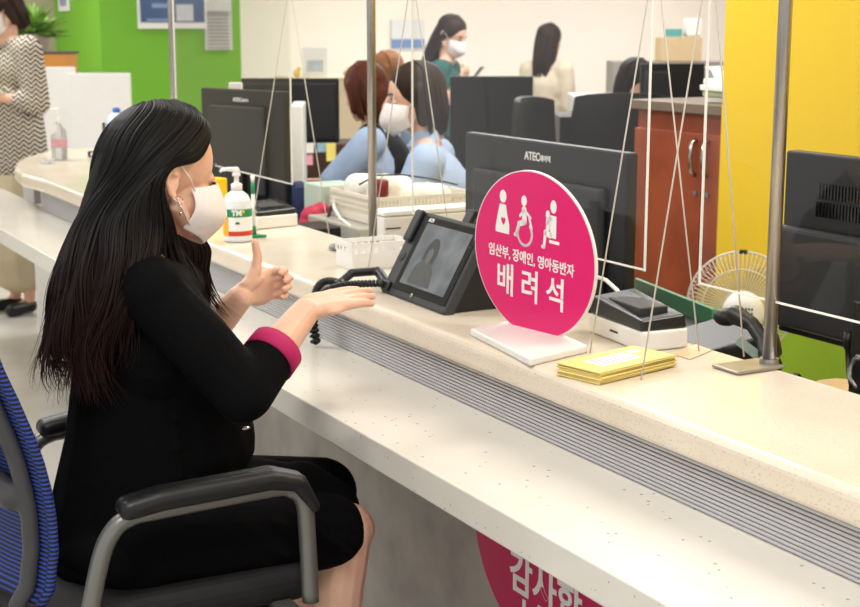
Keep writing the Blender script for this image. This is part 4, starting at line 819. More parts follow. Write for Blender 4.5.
def hair_simple(c, R, s, par, m, length, back=.06, vox=.008, bob=False, n=90):
    P = lambda x, y, z: V(c)+R @ V((x, y, z))*s
    b = MB(); b.ell(P(-.020, 0, .040), (.100*s, .086*s, .088*s), R)
    b.ell(P(.006, 0, .064), (.066*s, .070*s, .056*s), R)
    if bob:
        b.ell(P(-.048, 0, -.025), (.070*s, .084*s, .095*s), R)
        for y in (-1, 1): b.cap(P(-.010, y*.072, .03), P(-.014, y*.074, -.075), .026*s, .022*s)
        b.cap(P(-.07, 0, -.02), P(-.06, 0, -.10), .05*s, .045*s)
    else:
        for y in (-1, 0, 1): b.cap(P(-.055, y*.04, .0), P(-.075-back*.3, y*.045, -length), .042*s, .022*s)
        for y in (-1, 1): b.cap(P(-.02, y*.066, .02), P(-.05, y*.070, -length*.8), .022*s, .014*s)
    o = mk('hair', b, m, par, vox=vox, sm=3)
    cs = []
    for k in range(n):
        a = random.uniform(-2.6, 2.6); rr_ = 1.02; L = (-.115 if bob else -length)+random.uniform(-.02, .02)
        x0, y0_ = -math.cos(a*.55)*.09-.015, math.sin(a*.55)*.088
        if bob: x0 = max(x0, -.10)
        cs.append([P(-.01, y0_*.15, .128), P(-.02+x0*.55, y0_*.8, .095), P(x0*1.08, y0_*1.04, .02), P(x0*1.08-(.0 if bob else back*.3), y0_*1.0, L*.5), P(x0*(.95)-(.0 if bob else back*.4), y0_*.85, L)])
    strands('hair_strands', cs, .0035*s, m, o, 4); return o
def hairmat(name, rgb, rgb2):
    return mat(name, rgb, rough=.6, rgb2=rgb2, nscale=5, spec=.25)
M_hbr = hairmat('hair_reddish', (96, 46, 28), (70, 32, 22)); M_hdk = hairmat('hair_dark_brown', (52, 36, 28), (36, 26, 22)); M_hbk = hairmat('hair_black', (26, 21, 20), (36, 25, 22))
def person(name, lab, c, R, s, J, shirt, lower, hair, mask=True, sleeve=.75, collar=None, vest=None, hands=None, skirt=False, voxel=.009, fine=False, seated=False, hairkw=None, curl=(15, 15, 10), sleeve_r=1.0, feet=True, lower_m=None, lower_top=None):
    """J: neck chest waist pelvis shL shR elL elR wrL wrR hipL hipR knL knR anL anR (+ hand dirs)"""
    root = thing(name, lab, 'person', (J['pelvis'].x, J['pelvis'].y, 0)); b = MB()
    head_prims(b, c, R, s, fine)
    b.cap(V(c)+R @ V((-.02, 0, -.05))*s, J['neck'], .047*s, .052*s)
    b.ell(J['chest'], (.095*s, .14*s, .14*s), J['T']); b.cap(J['shL'], J['shR'], .050*s, .050*s); b.cap(J['chest'], J['waist'], .11*s, .10*s); b.cap(J['waist'], J['pelvis'], .10*s, .12*s)
    for a in 'LR':
        b.cap(J['neck'], J['sh'+a], .045*s, .045*s)
        b.cap(J['sh'+a], J['el'+a], .043*s, .035*s); b.cap(J['el'+a], J['wr'+a], .034*s, .023*s)
        if 'hip'+a in J:
            b.cap(J['hip'+a], J['kn'+a], .075*s, .05*s); b.cap(J['kn'+a], J['an'+a], .048*s, .030*s); 
            d = J['toe'+a] if 'toe'+a in J else V((.12, 0, 0)); b.cap(J['an'+a]+V((0, 0, -.035)), J['an'+a]+d+V((0, 0, -.045)), .030*s, .024*s)
        f = J.get('hd'+a, (J['wr'+a]-J['el'+a])); hand_prims(b, J['wr'+a], f, J.get('hn'+a, V((0, 0, -1))), J.get('ht'+a, V((1, 0, .3))), curl, s, seg=8)
    body = mk('body', b, M_skin, root, vox=voxel, sm=2)
    eyes(c, R, s, root)
    hair_simple(c, R, s, root, hair, **(hairkw or dict(length=.2)))
    if mask: mask_obj(c, R, s, root)
    b = MB(); b.ell(J['chest'], (.112*s, .158*s, .15*s), J['T']); b.cap(J['shL'], J['shR'], .060*s, .060*s); b.cap(J['chest'], J['waist'], .128*s, .12*s); b.cap(J['waist'], J['pelvis'], .12*s, .135*s)
    for a in 'LR':
        b.cap(J['neck']+(J['sh'+a]-J['neck'])*.3+V((0, 0, -.01)), J['sh'+a], .048*s, .055*s)
        e = J['el'+a]
        if sleeve <= 1: b.cap(J['sh'+a], J['sh'+a].lerp(e, sleeve), .060*s*sleeve_r, .054*s*sleeve_r)
        else: b.cap(J['sh'+a], e, .060*s*sleeve_r, .050*s*sleeve_r); b.cap(e, e.lerp(J['wr'+a], sleeve-1), .050*s*sleeve_r, .042*s*sleeve_r)
    top = mk('shirt', b, shirt, root, vox=voxel, sm=4)
    if collar: 
        for y in (-1, 1):
            n0 = J['neck']+V((0, 0, .012)); Tm = J['T']
            mk('collar', MB().slab([n0+Tm @ V(p)*s for p in ((.03, y*.045, .03), (-.04, y*.055, .035), (-.05, y*.075, .0), (.0, y*.078, -.015), (.065, y*.045, -.02))], V((0, 0, 1)), .006), shirt, top, bev=.002)
    if vest:
        b = MB(); b.ell(J['chest'], (.120*s, .150*s, .158*s), J['T']); b.cap(J['chest'], J['waist'], .134*s, .126*s); b.cap(J['waist'], J['pelvis'], .126*s, .142*s)
        for a in 'LR': b.cap(J['chest'], J['sh'+a]+(J['neck']-J['sh'+a])*.35, .08*s, .062*s)
        mk('vest', b, vest, root, vox=voxel, sm=4)
    if 'hipL' in J:
        b = MB(); b.cap(J['pelvis']+V((0, 0, .04)), J['pelvis'], .13*s, .145*s)
        if skirt:
            if seated: 
                for a in 'LR': b.cap(J['hip'+a], J['hip'+a].lerp(J['kn'+a], .9), .095*s, .08*s)
            else:
                m_ = (J['anL']+J['anR'])/2; b.cap(J['pelvis'], V((m_.x, m_.y, skirt)), .15*s, .19*s)
        else:
            for a in 'LR': b.cap(J['hip'+a], J['kn'+a], .092*s, .07*s); b.cap(J['kn'+a], J['an'+a]+V((0, 0, .02)), .066*s, .055*s)
        mk('skirt' if skirt else 'trousers', b, lower, root, vox=voxel, sm=3)
        for a in 'LR':
            d = J['toe'+a]; mk('shoe', MB().cap(J['an'+a]+V((0, 0, -.045)), J['an'+a]+d+V((0, 0, -.05)), .036*s, .030*s), M_blk, root, smooth=True)
    return root
def joints(c, R, s, yaw, seated, arms, lean=0.0, legs=True, seat_z=.46):
    """body joints in a frame facing yaw below head centre c; arms: dict of local offsets from shoulders (forward,left,up)"""
    T = Matrix.Rotation(yaw, 3, 'Z'); c = V(c); J = {'T': T}
    L = lambda x, y, z: T @ V((x, y, z))*s
    nk = c+L(-.03-lean*.1, 0, -.155); J['neck'] = nk; J['chest'] = nk+L(-.02-lean*.10, 0, -.17); J['waist'] = nk+L(-.015-lean*.25, 0, -.36); J['pelvis'] = nk+L(-.01-lean*.35, 0, -.52)
    for a, y in (('L', 1), ('R', -1)):
        J['sh'+a] = nk+L(-.015, y*.155, -.055)
        e, w_ = arms[a]; J['el'+a] = J['sh'+a]+L(*e); J['wr'+a] = J['el'+a]+L(*w_)
        J['hn'+a] = L(0, -y*.2, -1) if 'n' not in arms else T @ V(arms['n'][a]); J['ht'+a] = L(0, -y, .3)
        if legs:
            J['hip'+a] = J['pelvis']+L(0, y*.085, -.03)
            if seated: J['kn'+a] = J['hip'+a]+L(.40, y*.04, .0); k = J['kn'+a]; J['an'+a] = V((k.x, k.y, .085))+L(.03, 0, 0)
            else: h = J['hip'+a]; J['kn'+a] = V((h.x, h.y, .45*s)); J['an'+a] = V((h.x, h.y, .085))+L(0, -y*.02, 0)
            J['toe'+a] = T @ V((.13, y*.02, 0))
    return J
PI = math.pi
A_cam = math.pi/2-YAW       # heading of the camera as math angle
# masked clerk with bob hair
c = atw(414, 98, 5.5); yaw = math.atan2(.36, -.93)
R = headR(yaw, .12)
J = joints(c, R, 1.12, yaw-.25, True, {'L': ((.10, .04, -.25), (.22, -.05, -.03)), 'R': ((.10, -.04, -.25), (.22, .05, -.03))}, lean=.15)
person('person', 'seated clerk with a dark bob, white face mask and light blue shirt, looking left', c, R, 1.12, J, M_cloth_blue, M_navy, M_hdk, sleeve=.8, collar=True, seated=True, hairkw=dict(length=.16, bob=True), sleeve_r=1.12)
# clerk in a vest
c = atw(364, 92, 6.3); yaw = math.atan2(.72, -.72)
R = headR(math.atan2(.97, -.25), .25)
J = joints(c, R, 1.0, yaw+.1, True, {'L': ((.18, .04, -.20), (.25, .02, -.02)), 'R': ((.18, -.02, -.22), (.25, .02, .0))}, lean=.15)
person('person', 'clerk with reddish brown hair, dark vest and light blue sleeves typing with back half turned', c, R, 1.06, J, M_cloth_blue, M_navy, M_hbr, mask=False, sleeve=.85, vest=M_navy, seated=True, hairkw=dict(length=.12, bob=True), sleeve_r=1.15)
# woman with telephone
c = atw(452, 35, 9.0); yaw = math.atan2(-.85, .50); R = headR(yaw, .42)
J = joints(c, R, 1.0, yaw+.25, False, {'L': ((.0, .03, -.25), (.10, -.10, .17)), 'R': ((.02, -.02, -.25), (.10, .08, .18)), 'n': {'L': (0, -.5, 1), 'R': (0, .5, 1)}})
M_teal = mat('teal_blouse', (36, 96, 92), rough=.8, noise=.1, bump=.2, bscale=14)
person('person', 'standing masked woman in a teal short-sleeved top looking at a telephone in her hands', c, R, 1.0, J, M_teal, mat('dark_trousers', (40, 38, 40), rough=.8, noise=.1), M_hdk, sleeve=.45, hairkw=dict(length=.27), curl=(35, 35, 20), voxel=.011)
hc = (J['wrL']+J['wrR'])/2+J['T'] @ V((.09, 0, .03)); tag(mk('mobile_telephone', MB().box((0, 0, 0), (1, 1, 1), M=Matrix.Translation(hc) @ J['T'].to_4x4() @ Matrix.Rotation(-.9, 4, 'Y') @ Matrix.Diagonal((.15, .075, .010, 1))), M_gloss, bev=.003, loc=tuple(hc)), 'black mobile telephone held by the standing woman in teal', 'telephone')
# woman in white cardigan
c = atw(550, 41, 9.6); yaw = math.atan2(.35, .75); R = headR(yaw, .1)
J = joints(c, R, .9, yaw, False, {'L': ((.02, .03, -.26), (.08, .0, -.22)), 'R': ((.02, -.03, -.26), (.08, .0, -.22))})
person('person', 'standing woman with long dark hair and a cream cardigan seen from behind', c, R, .95, J, mat('cream_cardigan', (220, 206, 182), rough=.9, noise=.06, bump=.3, bscale=16), mat('white_dress', (222, 216, 204), rough=.8, noise=.04), M_hdk, mask=False, sleeve=1.8, skirt=.5, hairkw=dict(length=.26, back=.08), voxel=.011, sleeve_r=1.15)
# person partly hidden behind black monitor
c = atw(637, 82, 7.6); yaw = math.atan2(-.6, .3); R = headR(yaw, .3)
J = joints(c, R, 1.0, yaw, True, {'L': ((.12, .02, -.24), (.22, -.02, .0)), 'R': ((.12, -.02, -.24), (.22, .02, .0))}, lean=.2)
person('person', 'seated dark-haired person in black half hidden behind the monitor on the right', c, R, 1.0, J, M_navy, M_navy, M_hbk, mask=False, sleeve=1.8, seated=True, hairkw=dict(length=.1, bob=True), voxel=.012)
c = atw(386, 73, 8.2); yaw = math.atan2(.3, -.7); R = headR(yaw, .3)
J = joints(c, R, 1.0, yaw, True, {'L': ((.12, .02, -.24), (.22, -.02, .0)), 'R': ((.12, -.02, -.24), (.22, .02, .0))}, lean=.2)
person('person', 'person with light brown hair, only the top of the head showing between the two clerks', c, R, 1.0, J, M_cloth_blue, M_navy, hairmat('hair_light', (150, 104, 72), (130, 88, 60)), mask=False, sleeve=.8, seated=True, hairkw=dict(length=.1, bob=True), voxel=.012)
# woman in zigzag blouse
def zigzag():
    m = bpy.data.materials.new('zigzag_blouse'); m.use_nodes = True; nt = m.node_tree; bs = nt.nodes['Principled BSDF']; bs.inputs['Roughness'].default_value = .8
    tc = nt.nodes.new('ShaderNodeTexCoord'); mp = nt.nodes.new('ShaderNodeMapping'); mp.inputs['Rotation'].default_value = (0, 0, YAW); nt.links.new(tc.outputs['Object'], mp.inputs['Vector'])
    sp = nt.nodes.new('ShaderNodeSeparateXYZ'); nt.links.new(mp.outputs[0], sp.inputs[0])
    def math_(op, a, b_=None):
        n = nt.nodes.new('ShaderNodeMath'); n.operation = op
        for i, x in enumerate((a, b_)):
            if x is None: continue
            if isinstance(x, (int, float)): n.inputs[i].default_value = x
            else: nt.links.new(x, n.inputs[i])
        return n.outputs[0]
    zz = math_('PINGPONG', sp.outputs[0], .022); t = math_('ADD', sp.outputs[2], math_('MULTIPLY', zz, 1.1)); st = math_('FRACT', math_('MULTIPLY', t, 42)); k = math_('GREATER_THAN', st, .5)
    mx = nt.nodes.new('ShaderNodeMix'); mx.data_type = 'RGBA'; mx.inputs[6].default_value = lin((210, 200, 182)); mx.inputs[7].default_value = lin((50, 44, 42)); nt.links.new(k, mx.inputs[0]); nt.links.new(mx.outputs[2], bs.inputs['Base Color']); return m
c = atw(0, 8, 7.3); yaw = math.atan2(-.10, -.95); R = headR(yaw, .45)
J = joints(c, R, 1.0, yaw+.25, False, {'L': ((-.01, .05, -.27), (.17, -.11, .04)), 'R': ((.05, -.02, -.26), (.17, .05, .05)), 'n': {'L': (.3, -1, .3), 'R': (0, .5, 1)}})
zg = zigzag()
zw = person('person', 'standing woman in a black and cream zigzag blouse and pale skirt reading a booklet', c, R, 1.04, J, zg, mat('pale_skirt', (206, 192, 160), rough=.8, noise=.05, bump=.2, bscale=10), M_hdk, sleeve=1.4, skirt=.30, hairkw=dict(length=.1, bob=True), sleeve_r=1.25, curl=(40, 35, 20), voxel=.009)
mk('blouse_hem', MB().cap(J['pelvis']+V((0, 0, .2)), J['pelvis']+V((0, 0, -.12)), .150, .175), zg, zw, vox=.01, sm=2)
hb = (J['wrL']+J['wrR'])/2+J['T'] @ V((.03, 0, .07)); t = thing('booklet', 'green-edged white booklet held by the woman in the zigzag blouse', 'booklet', tuple(hb))
BMx = Matrix.Translation(hb) @ J['T'].to_4x4() @ Matrix.Rotation(-.7, 4, 'Y') @ Matrix.Rotation(.1, 4, 'X')
mk('cover', MB().box((0, 0, 0), (1, 1, 1), M=BMx @ Matrix.Diagonal((.22, .30, .006, 1))), mat('cover_green', (130, 140, 70), rough=.5, noise=.05), t)
mk('pages', MB().box((0, 0, 0), (1, 1, 1), M=BMx @ Matrix.Translation((-.004, 0, -.007)) @ Matrix.Diagonal((.21, .29, .012, 1))), M_whiter, t)
# ================================================================== FOREGROUND CHAIR
ch = thing('armchair', 'office armchair with blue striped mesh back and curved grey armrests', 'chair', (.78, 2.66, 0))
def arm(y):
    near = [(88, 607), (100, 562), (113, 531), (131, 517), (160, 510), (270, 489), (290, 489), (303, 500), (307, 530), (307, 607)]
    pts = []
    for u, v in near: q = ony(u, v, 2.37); pts.append(V((q.x, y, q.z)))
    pts[0] = V((pts[1].x-.035, y, .43)); pts[-1] = V((pts[-2].x+.005, y, .42))
    pts = [pts[0]-V((-.0, 0, .0))]+pts[1:]
    s_ = MB(); out = []
    n = len(pts)
    for i in range(n-1):
        p0_, p1_, p2_, p3_ = pts[max(i-1, 0)], pts[i], pts[i+1], pts[min(i+2, n-1)]
        for k in range(6):
            t_ = k/6; out.append(.5*((2*p1_)+(p2_-p0_)*t_+(2*p0_-5*p1_+4*p2_-p3_)*t_*t_+(-p0_+3*p1_-3*p2_+p3_)*t_**3))
    out.append(pts[-1]); s_.tube(out, .0165, 16)
    fr = mk('arm_tube', s_, M_pewter, ch, smooth=True)
    b = MB(); q = [V((pts[3].x-.005, y, pts[3].z+.018)), V((pts[4].x, y, pts[4].z+.022)), V((pts[5].x, y, pts[5].z+.022)), V((pts[6].x+.012, y, pts[6].z+.014)), V((pts[7].x+.018, y, pts[7].z-.012))]
    for (a, c2), (r0, r1) in zip(zip(q, q[1:]), ((.020, .021), (.021, .021), (.021, .018), (.018, .012))):
        for dy in (-.010, .010): b.cap(a+V((0, dy, 0)), c2+V((0, dy, 0)), r0, r1)
    mk('arm_pad', b, M_blk2 if False else M_blk, ch, vox=.004, sm=3)
    return pts
arm(2.37); arm(2.955)
def stripes():
    m = bpy.data.materials.new('blue_striped_mesh'); m.use_nodes = True; nt = m.node_tree; bs = nt.nodes['Principled BSDF']; bs.inputs['Roughness'].default_value = .6
    tc = nt.nodes.new('ShaderNodeTexCoord'); sp = nt.nodes.new('ShaderNodeSeparateXYZ'); nt.links.new(tc.outputs['Object'], sp.inputs[0])
    a = nt.nodes.new('ShaderNodeMath'); a.operation = 'MULTIPLY'; a.inputs[1].default_value = 125; nt.links.new(sp.outputs[2], a.inputs[0])
    f = nt.nodes.new('ShaderNodeMath'); f.operation = 'FRACT'; nt.links.new(a.outputs[0], f.inputs[0]); g = nt.nodes.new('ShaderNodeMath'); g.operation = 'GREATER_THAN'; g.inputs[1].default_value = .48; nt.links.new(f.outputs[0], g.inputs[0])
    mx = nt.nodes.new('ShaderNodeMix'); mx.data_type = 'RGBA'; mx.inputs[6].default_value = lin((40, 70, 160)); mx.inputs[7].default_value = lin((10, 12, 26)); nt.links.new(g.outputs[0], mx.inputs[0]); nt.links.new(mx.outputs[2], bs.inputs['Base Color']); return m
prof = []
for u, v in ((40, 607), (50, 590), (54, 550), (52, 520), (48, 495), (40, 465), (30, 438), (14, 402), (0, 373)):
    q = ony(u, v, 2.40); prof.append((q.x, q.z))
dx, dz = prof[-1][0]-prof[-2][0], prof[-1][1]-prof[-2][1]; prof += [(prof[-1][0]+dx*.8, prof[-1][1]+dz*1.0), (prof[-1][0]+dx*1.2, prof[-1][1]+dz*1.9)]
b = MB(); g = []
for x, z in prof:
    g.append([b.bm.verts.new((x-.075*math.sin(math.pi*j/14)**1.0, 2.40+.55*j/14, z)) for j in range(15)])
for i in range(len(g)-1):
    for j in range(14): b.bm.faces.new((g[i][j], g[i][j+1], g[i+1][j+1], g[i+1][j]))
MC['blue_striped'] = stripes(); back = mk('backrest', b, MC['blue_striped'], ch, solid=.006, smooth=True)
for y in (2.40, 2.95): mk('mesh_border', MB().tube([(x, y, z) for x, z in prof], .009, 10), MC['blue_striped'], back, smooth=True)
M_frm = mat('chair_frame_grey', (72, 72, 74), rough=.45, noise=.08)
b = MB()
for y in (2.432, 2.918):
    for (xa, za), (xb, zb2) in zip(prof, prof[1:]): b.cap((xa-.032, y, za), (xb-.032, y, zb2), .016, .016, 10)
zc_ = prof[4]; b.cap((zc_[0]-.05, 2.455, zc_[1]-.01), (zc_[0]-.11, 2.675, zc_[1]+.02), .026, .03); b.cap((zc_[0]-.05, 2.895, zc_[1]-.01), (zc_[0]-.11, 2.675, zc_[1]+.02), .026, .03)
b.cap((zc_[0]-.115, 2.675, zc_[1]+.03), (.50, 2.675, .42), .028, .028)
mk('back_frame', b, M_frm, ch, vox=.006, sm=3)
b = MB()
for k in range(7): b.box((prof[5][0]-.10, 2.50+k*.022, prof[5][1]+.005), (.012, .012, .07))
mk('lumbar_grille', b, M_blk, ch, bev=.002)
mk('seat', MB().box((.78, 2.665, .438), (.56, .52, .075)), mat('seat_black', (24, 24, 26), rough=.75, noise=.15, nscale=50), ch, bev=.035, seg=5)
mk('seat_pan', MB().box((.78, 2.665, .385), (.46, .50, .03)), M_blk, ch, bev=.01)
mk('arm_bracket', MB().box((.68, 2.662, .405), (.06, .60, .02)), M_pewter, ch, bev=.004)
mk('arm_bracket', MB().box((.985, 2.662, .405), (.04, .60, .02)), M_pewter, ch, bev=.004)
mk('column', MB().tube([(.78, 2.665, .10), (.78, 2.665, .38)], .028, 18), M_blk, ch, smooth=True)
for k in range(5):
    a = k*2*PI/5+.3; d = V((math.cos(a), math.sin(a), 0)); o_ = V((.78, 2.665, 0))
    mk('leg', MB().tube([o_+V((0, 0, .11)), o_+d*.30+V((0, 0, .075))], [.026, .016], 10), M_blk, ch); mk('castor', MB().ell(o_+d*.30+V((0, 0, .031)), (.028, .028, .031)), M_blk, ch, smooth=True)

# ================================================================== SEATED WOMAN IN BLACK
P3 = ony
HP0 = lambda x, y, z: hc+HR @ V((x, y, z))*HS
hc = P3(163.5, 173, 2.6); HR = headR(.15, .17, -.03); HS = 1.06
neck = P3(140, 252, 2.6); chest = P3(152, 335, 2.60); waist = P3(146, 430, 2.61); pelv = P3(142, 520, 2.63)
shR = P3(152, 290, 2.45); shL = P3(178, 284, 2.76); elR = P3(243, 392, 2.37); wrR = P3(305, 312, 2.47); elL = V((.93, 2.86, .77)); wrL = P3(240, 298, 2.76)
hipR = P3(150, 540, 2.54); hipL = P3(160, 505, 2.72); knR = P3(348, 530, 2.50); knL = P3(325, 492, 2.68)
anR = V((knR.x-.035, knR.y+.0, .10)); anL = V((knL.x-.06, knL.y+.03, .10))
wm = thing('person', 'seated woman with long dark hair, white mask and black suit signing with both hands', 'person', (pelv.x, pelv.y, 0))
b = MB(); head_prims(b, hc, HR, HS, True, True)
nb = hc+HR @ V((-.025, 0, -.06))*HS
b.cap(nb, neck, .050, .055); b.cap(neck, chest, .07, .10); b.ell(chest, (.10, .145, .14)); b.cap(chest, waist, .10, .095); b.cap(waist, pelv, .10, .12); b.cap(shR, shL, .048, .048)
for a, e, w_ in ((shR, elR, wrR), (shL, elL, wrL)):
    b.cap(neck, a, .045, .045); b.cap(a, e, .044, .037); m_ = e.lerp(w_, .35); b.cap(e, m_, .037, .040); b.cap(m_, w_, .040, .0275)
for h_, k_, a_ in ((hipR, knR, anR), (hipL, knL, anL)):
    b.cap(pelv, h_, .12, .10); b.cap(h_, k_, .085, .052); b.ell(k_, (.056, .052, .056)); m_ = k_.lerp(a_, .3)+V((-.012, 0, 0)); b.cap(k_, m_, .050, .052); b.cap(m_, a_, .052, .031)
    b.cap(a_+V((0, 0, -.02)), a_+V((.13, .0, -.06)), .032, .026); b.cap(a_+V((0, 0, -.02)), a_+V((-.03, 0, -.06)), .030, .028)
# right hand: flat, palm down, reaching over the ledge
fR = (P3(378, 290, 2.53)-wrR+V((0, 0, 0))).normalized()
hand_prims(b, wrR+fR*.004+V((0, 0, .004)), fR, V((-.02, .22, -1)), V((0, 1, 0)), ((3, 4, 3), (2, 3, 3), (4, 4, 3), (7, 6, 5)), 1.15, spread=.04, seg=12)
# left hand: thumb up, fingers half curled towards the camera
fL = V((.86, .12, .20)); tU = V((-.1, .1, 1))
hand_prims(b, wrL+V((0, 0, .004)), fL, V((.10, -1, .08)), tU, ((40, 66, 48), (42, 66, 48), (46, 64, 46), (50, 60, 44)), 1.02, thumb='up', seg=12)
body = mk('body', b, M_skin, wm, vox=.0028, sm=3)
for y in (-1, 1):
    mk('eyebrow', MB().tube([HP0(.0885, y*.014, .021), HP0(.084, y*.030, .027), HP0(.072, y*.048, .022)], [.0018*HS, .003*HS, .0012*HS], 6), M_iris, wm)
    mk('eyelash', MB().tube([HP0(.081, y*.018, -.006), HP0(.0865, y*.030, -.008), HP0(.078, y*.044, -.007), HP0(.080, y*.050, -.009)], [.0008*HS, .0020*HS, .0018*HS, .0006*HS], 6), M_iris, wm)
msk = mask_obj(hc, HR, HS, wm, True)
# ear ring
e_ = hc+HR @ V((-.004, -.080, -.040))*HS
b = MB(); b.tube([e_+HR @ V((.006*math.cos(a), 0, .006*math.sin(a)-.004)) for a in [k*2*PI/16 for k in range(17)]], .0010, 6); b.tube([e_+V((0, 0, -.012)), e_+V((0, 0, -.026))], .0008, 6); b.ell(e_+V((0, 0, -.028)), (.003, .003, .003)); mk('earring', b, M_chrome, wm, smooth=True)
# jacket
b = MB(); b.ell(chest+V((-.015, 0, .0)), (.112, .160, .150)); b.cap(neck+V((-.015, 0, -.055)), chest, .075, .12)
b.cap(shR+V((0, .01, 0)), shL, .060, .060); b.cap(chest, waist, .125, .128); b.cap(waist, pelv+V((-.01, 0, .0)), .130, .165)
b.cap(chest+V((.02, -.03, -.06)), P3(199, 438, 2.59), .085, .112); b.cap(chest+V((-.05, 0, .02)), waist+V((-.055, 0, 0)), .09, .10); b.cap(waist+V((-.055, 0, 0)), pelv+V((-.05, 0, .02)), .10, .135)
b.ell(pelv+V((-.055, -.0, -.03)), (.13, .19, .10))
for a, e, w_, k in ((shR, elR, wrR, .40), (shL, elL, wrL, .42)):
    b.cap(neck.lerp(a, .45)+V((0, 0, -.015)), a, .052, .060); mid = a.lerp(e, .5); b.cap(a+V((0, 0, -.008)), mid, .058, .060); b.cap(mid, e, .060, .056); b.cap(e, e.lerp(w_, k), .057, .050)
# folds
for k in range(6):
    t_ = k/5; q0_ = shR.lerp(elR, .25+.7*t_); b.cap(q0_+V((-.055, -.0, .01)), q0_+V((.02, -.047, -.03)), .012, .008)
for k in range(5):
    z_ = k*.055; b.cap(waist+V((-.11, -.05, .10-z_)), waist+V((.02, -.125, .05-z_)), .012, .010)
jk = mk('jacket', b, M_suit, wm, vox=.005, sm=5)
b = MB(); b.cap(waist+V((.125, .0, -.02)), waist+V((.13, .0, .14)), .006, .005)
mk('jacket_edge', b, M_suit, jk)
bt = P3(244, 427, 2.48); mk('button', MB().ell(bt+V((0, -.01, 0)), (.009, .004, .004)), M_chrome, jk, smooth=True)
# magenta cuffs
def cuff(e, w_, t0_, t1_, r0, r1):
    d = (w_-e).normalized(); a = d.orthogonal().normalized(); c_ = d.cross(a); b = MB(); rows = []
    for t_, r in ((t0_, r0), ((t0_+t1_)/2, (r0+r1)/2), (t1_, r1)):
        p = e.lerp(w_, t_); rows.append([b.bm.verts.new(p+(a*math.cos(k*PI/14)+c_*math.sin(k*PI/14))*r) for k in range(28)])
    for r0_, r1_ in zip(rows, rows[1:]):
        for k in range(28): b.bm.faces.new((r0_[k], r0_[(k+1) % 28], r1_[(k+1) % 28], r1_[k]))
    return mk('cuff', b, M_mag, wm, solid=.004, smooth=True)
cuff(elR, wrR, .38, .54, .051, .050); cuff(elL, wrL, .42, .56, .050, .047)
# inner blouse at the neck
b = MB(); b.cap(neck+V((.01, 0, -.05)), chest+V((.02, 0, .02)), .058, .08); mk('blouse', b, M_mag, wm, vox=.006, sm=2)
# skirt
b = MB(); b.cap(pelv+V((0, 0, .03)), pelv+V((0, 0, -.03)), .135, .15); b.ell(pelv+V((-.03, 0, -.055)), (.16, .19, .085))
for h_, k_, f_ in ((hipR, knR, .90), (hipL, knL, .98)): b.cap(pelv, h_, .13, .11); b.cap(h_, h_.lerp(k_, f_), .110, .076)
b.cap(P3(235, 490, 2.64), P3(310, 498, 2.62), .075, .066); b.cap(P3(300, 494, 2.60), P3(330, 508, 2.58), .070, .062)
b.cap(hipR.lerp(knR, .3).lerp(hipL.lerp(knL, .3), .5), knR.lerp(knL, .5)+V((-.07, 0, -.0)), .095, .066)
for k in range(5): q0_ = hipR.lerp(knR, .2+k*.16); b.cap(q0_+V((-.05, -.07, .05)), q0_+V((.03, -.09, -.02)), .012, .008)
mk('skirt', b, M_skirt, wm, vox=.006, sm=6)
for a_ in (anR, anL):
    b = MB(); b.cap(a_+V((.0, 0, -.05)), a_+V((.14, 0, -.068)), .034, .028); b.cap(a_+V((-.03, 0, -.055)), a_+V((-.03, 0, -.08)), .03, .02); mk('shoe', b, M_blk, wm, vox=.005, sm=2)
# hair -----------------------------------------------------------------
def hair_grad():
    m = bpy.data.materials.new('long_dark_hair'); m.use_nodes = True; nt = m.node_tree; bs = nt.nodes['Principled BSDF']; bs.inputs['Roughness'].default_value = .55; bs.inputs['Specular IOR Level'].default_value = .2
    tc = nt.nodes.new('ShaderNodeTexCoord'); sp = nt.nodes.new('ShaderNodeSeparateXYZ'); nt.links.new(tc.outputs['Object'], sp.inputs[0])
    r = nt.nodes.new('ShaderNodeMapRange'); r.inputs[1].default_value = 1.15; r.inputs[2].default_value = .80; nt.links.new(sp.outputs[2], r.inputs[0])
    mx = nt.nodes.new('ShaderNodeMix'); mx.data_type = 'RGBA'; mx.inputs[6].default_value = lin((7, 6, 7)); mx.inputs[7].default_value = lin((54, 30, 26)); nt.links.new(r.outputs[0], mx.inputs[0]); nt.links.new(mx.outputs[2], bs.inputs['Base Color']); return m
M_hair = hair_grad()
HP = lambda x, y, z: hc+HR @ V((x, y, z))*HS
def catm(pts, n):
    out = []
    for i in range(len(pts)-1):
        a, p, q, c_ = pts[max(i-1, 0)], pts[i], pts[i+1], pts[min(i+2, len(pts)-1)]
        for k in range(n):
            t_ = k/n; out.append(.5*((2*p)+(q-a)*t_+(2*a-5*p+4*q-c_)*t_*t_+(-a+3*p-3*q+c_)*t_**3))
    return out+[pts[-1]]
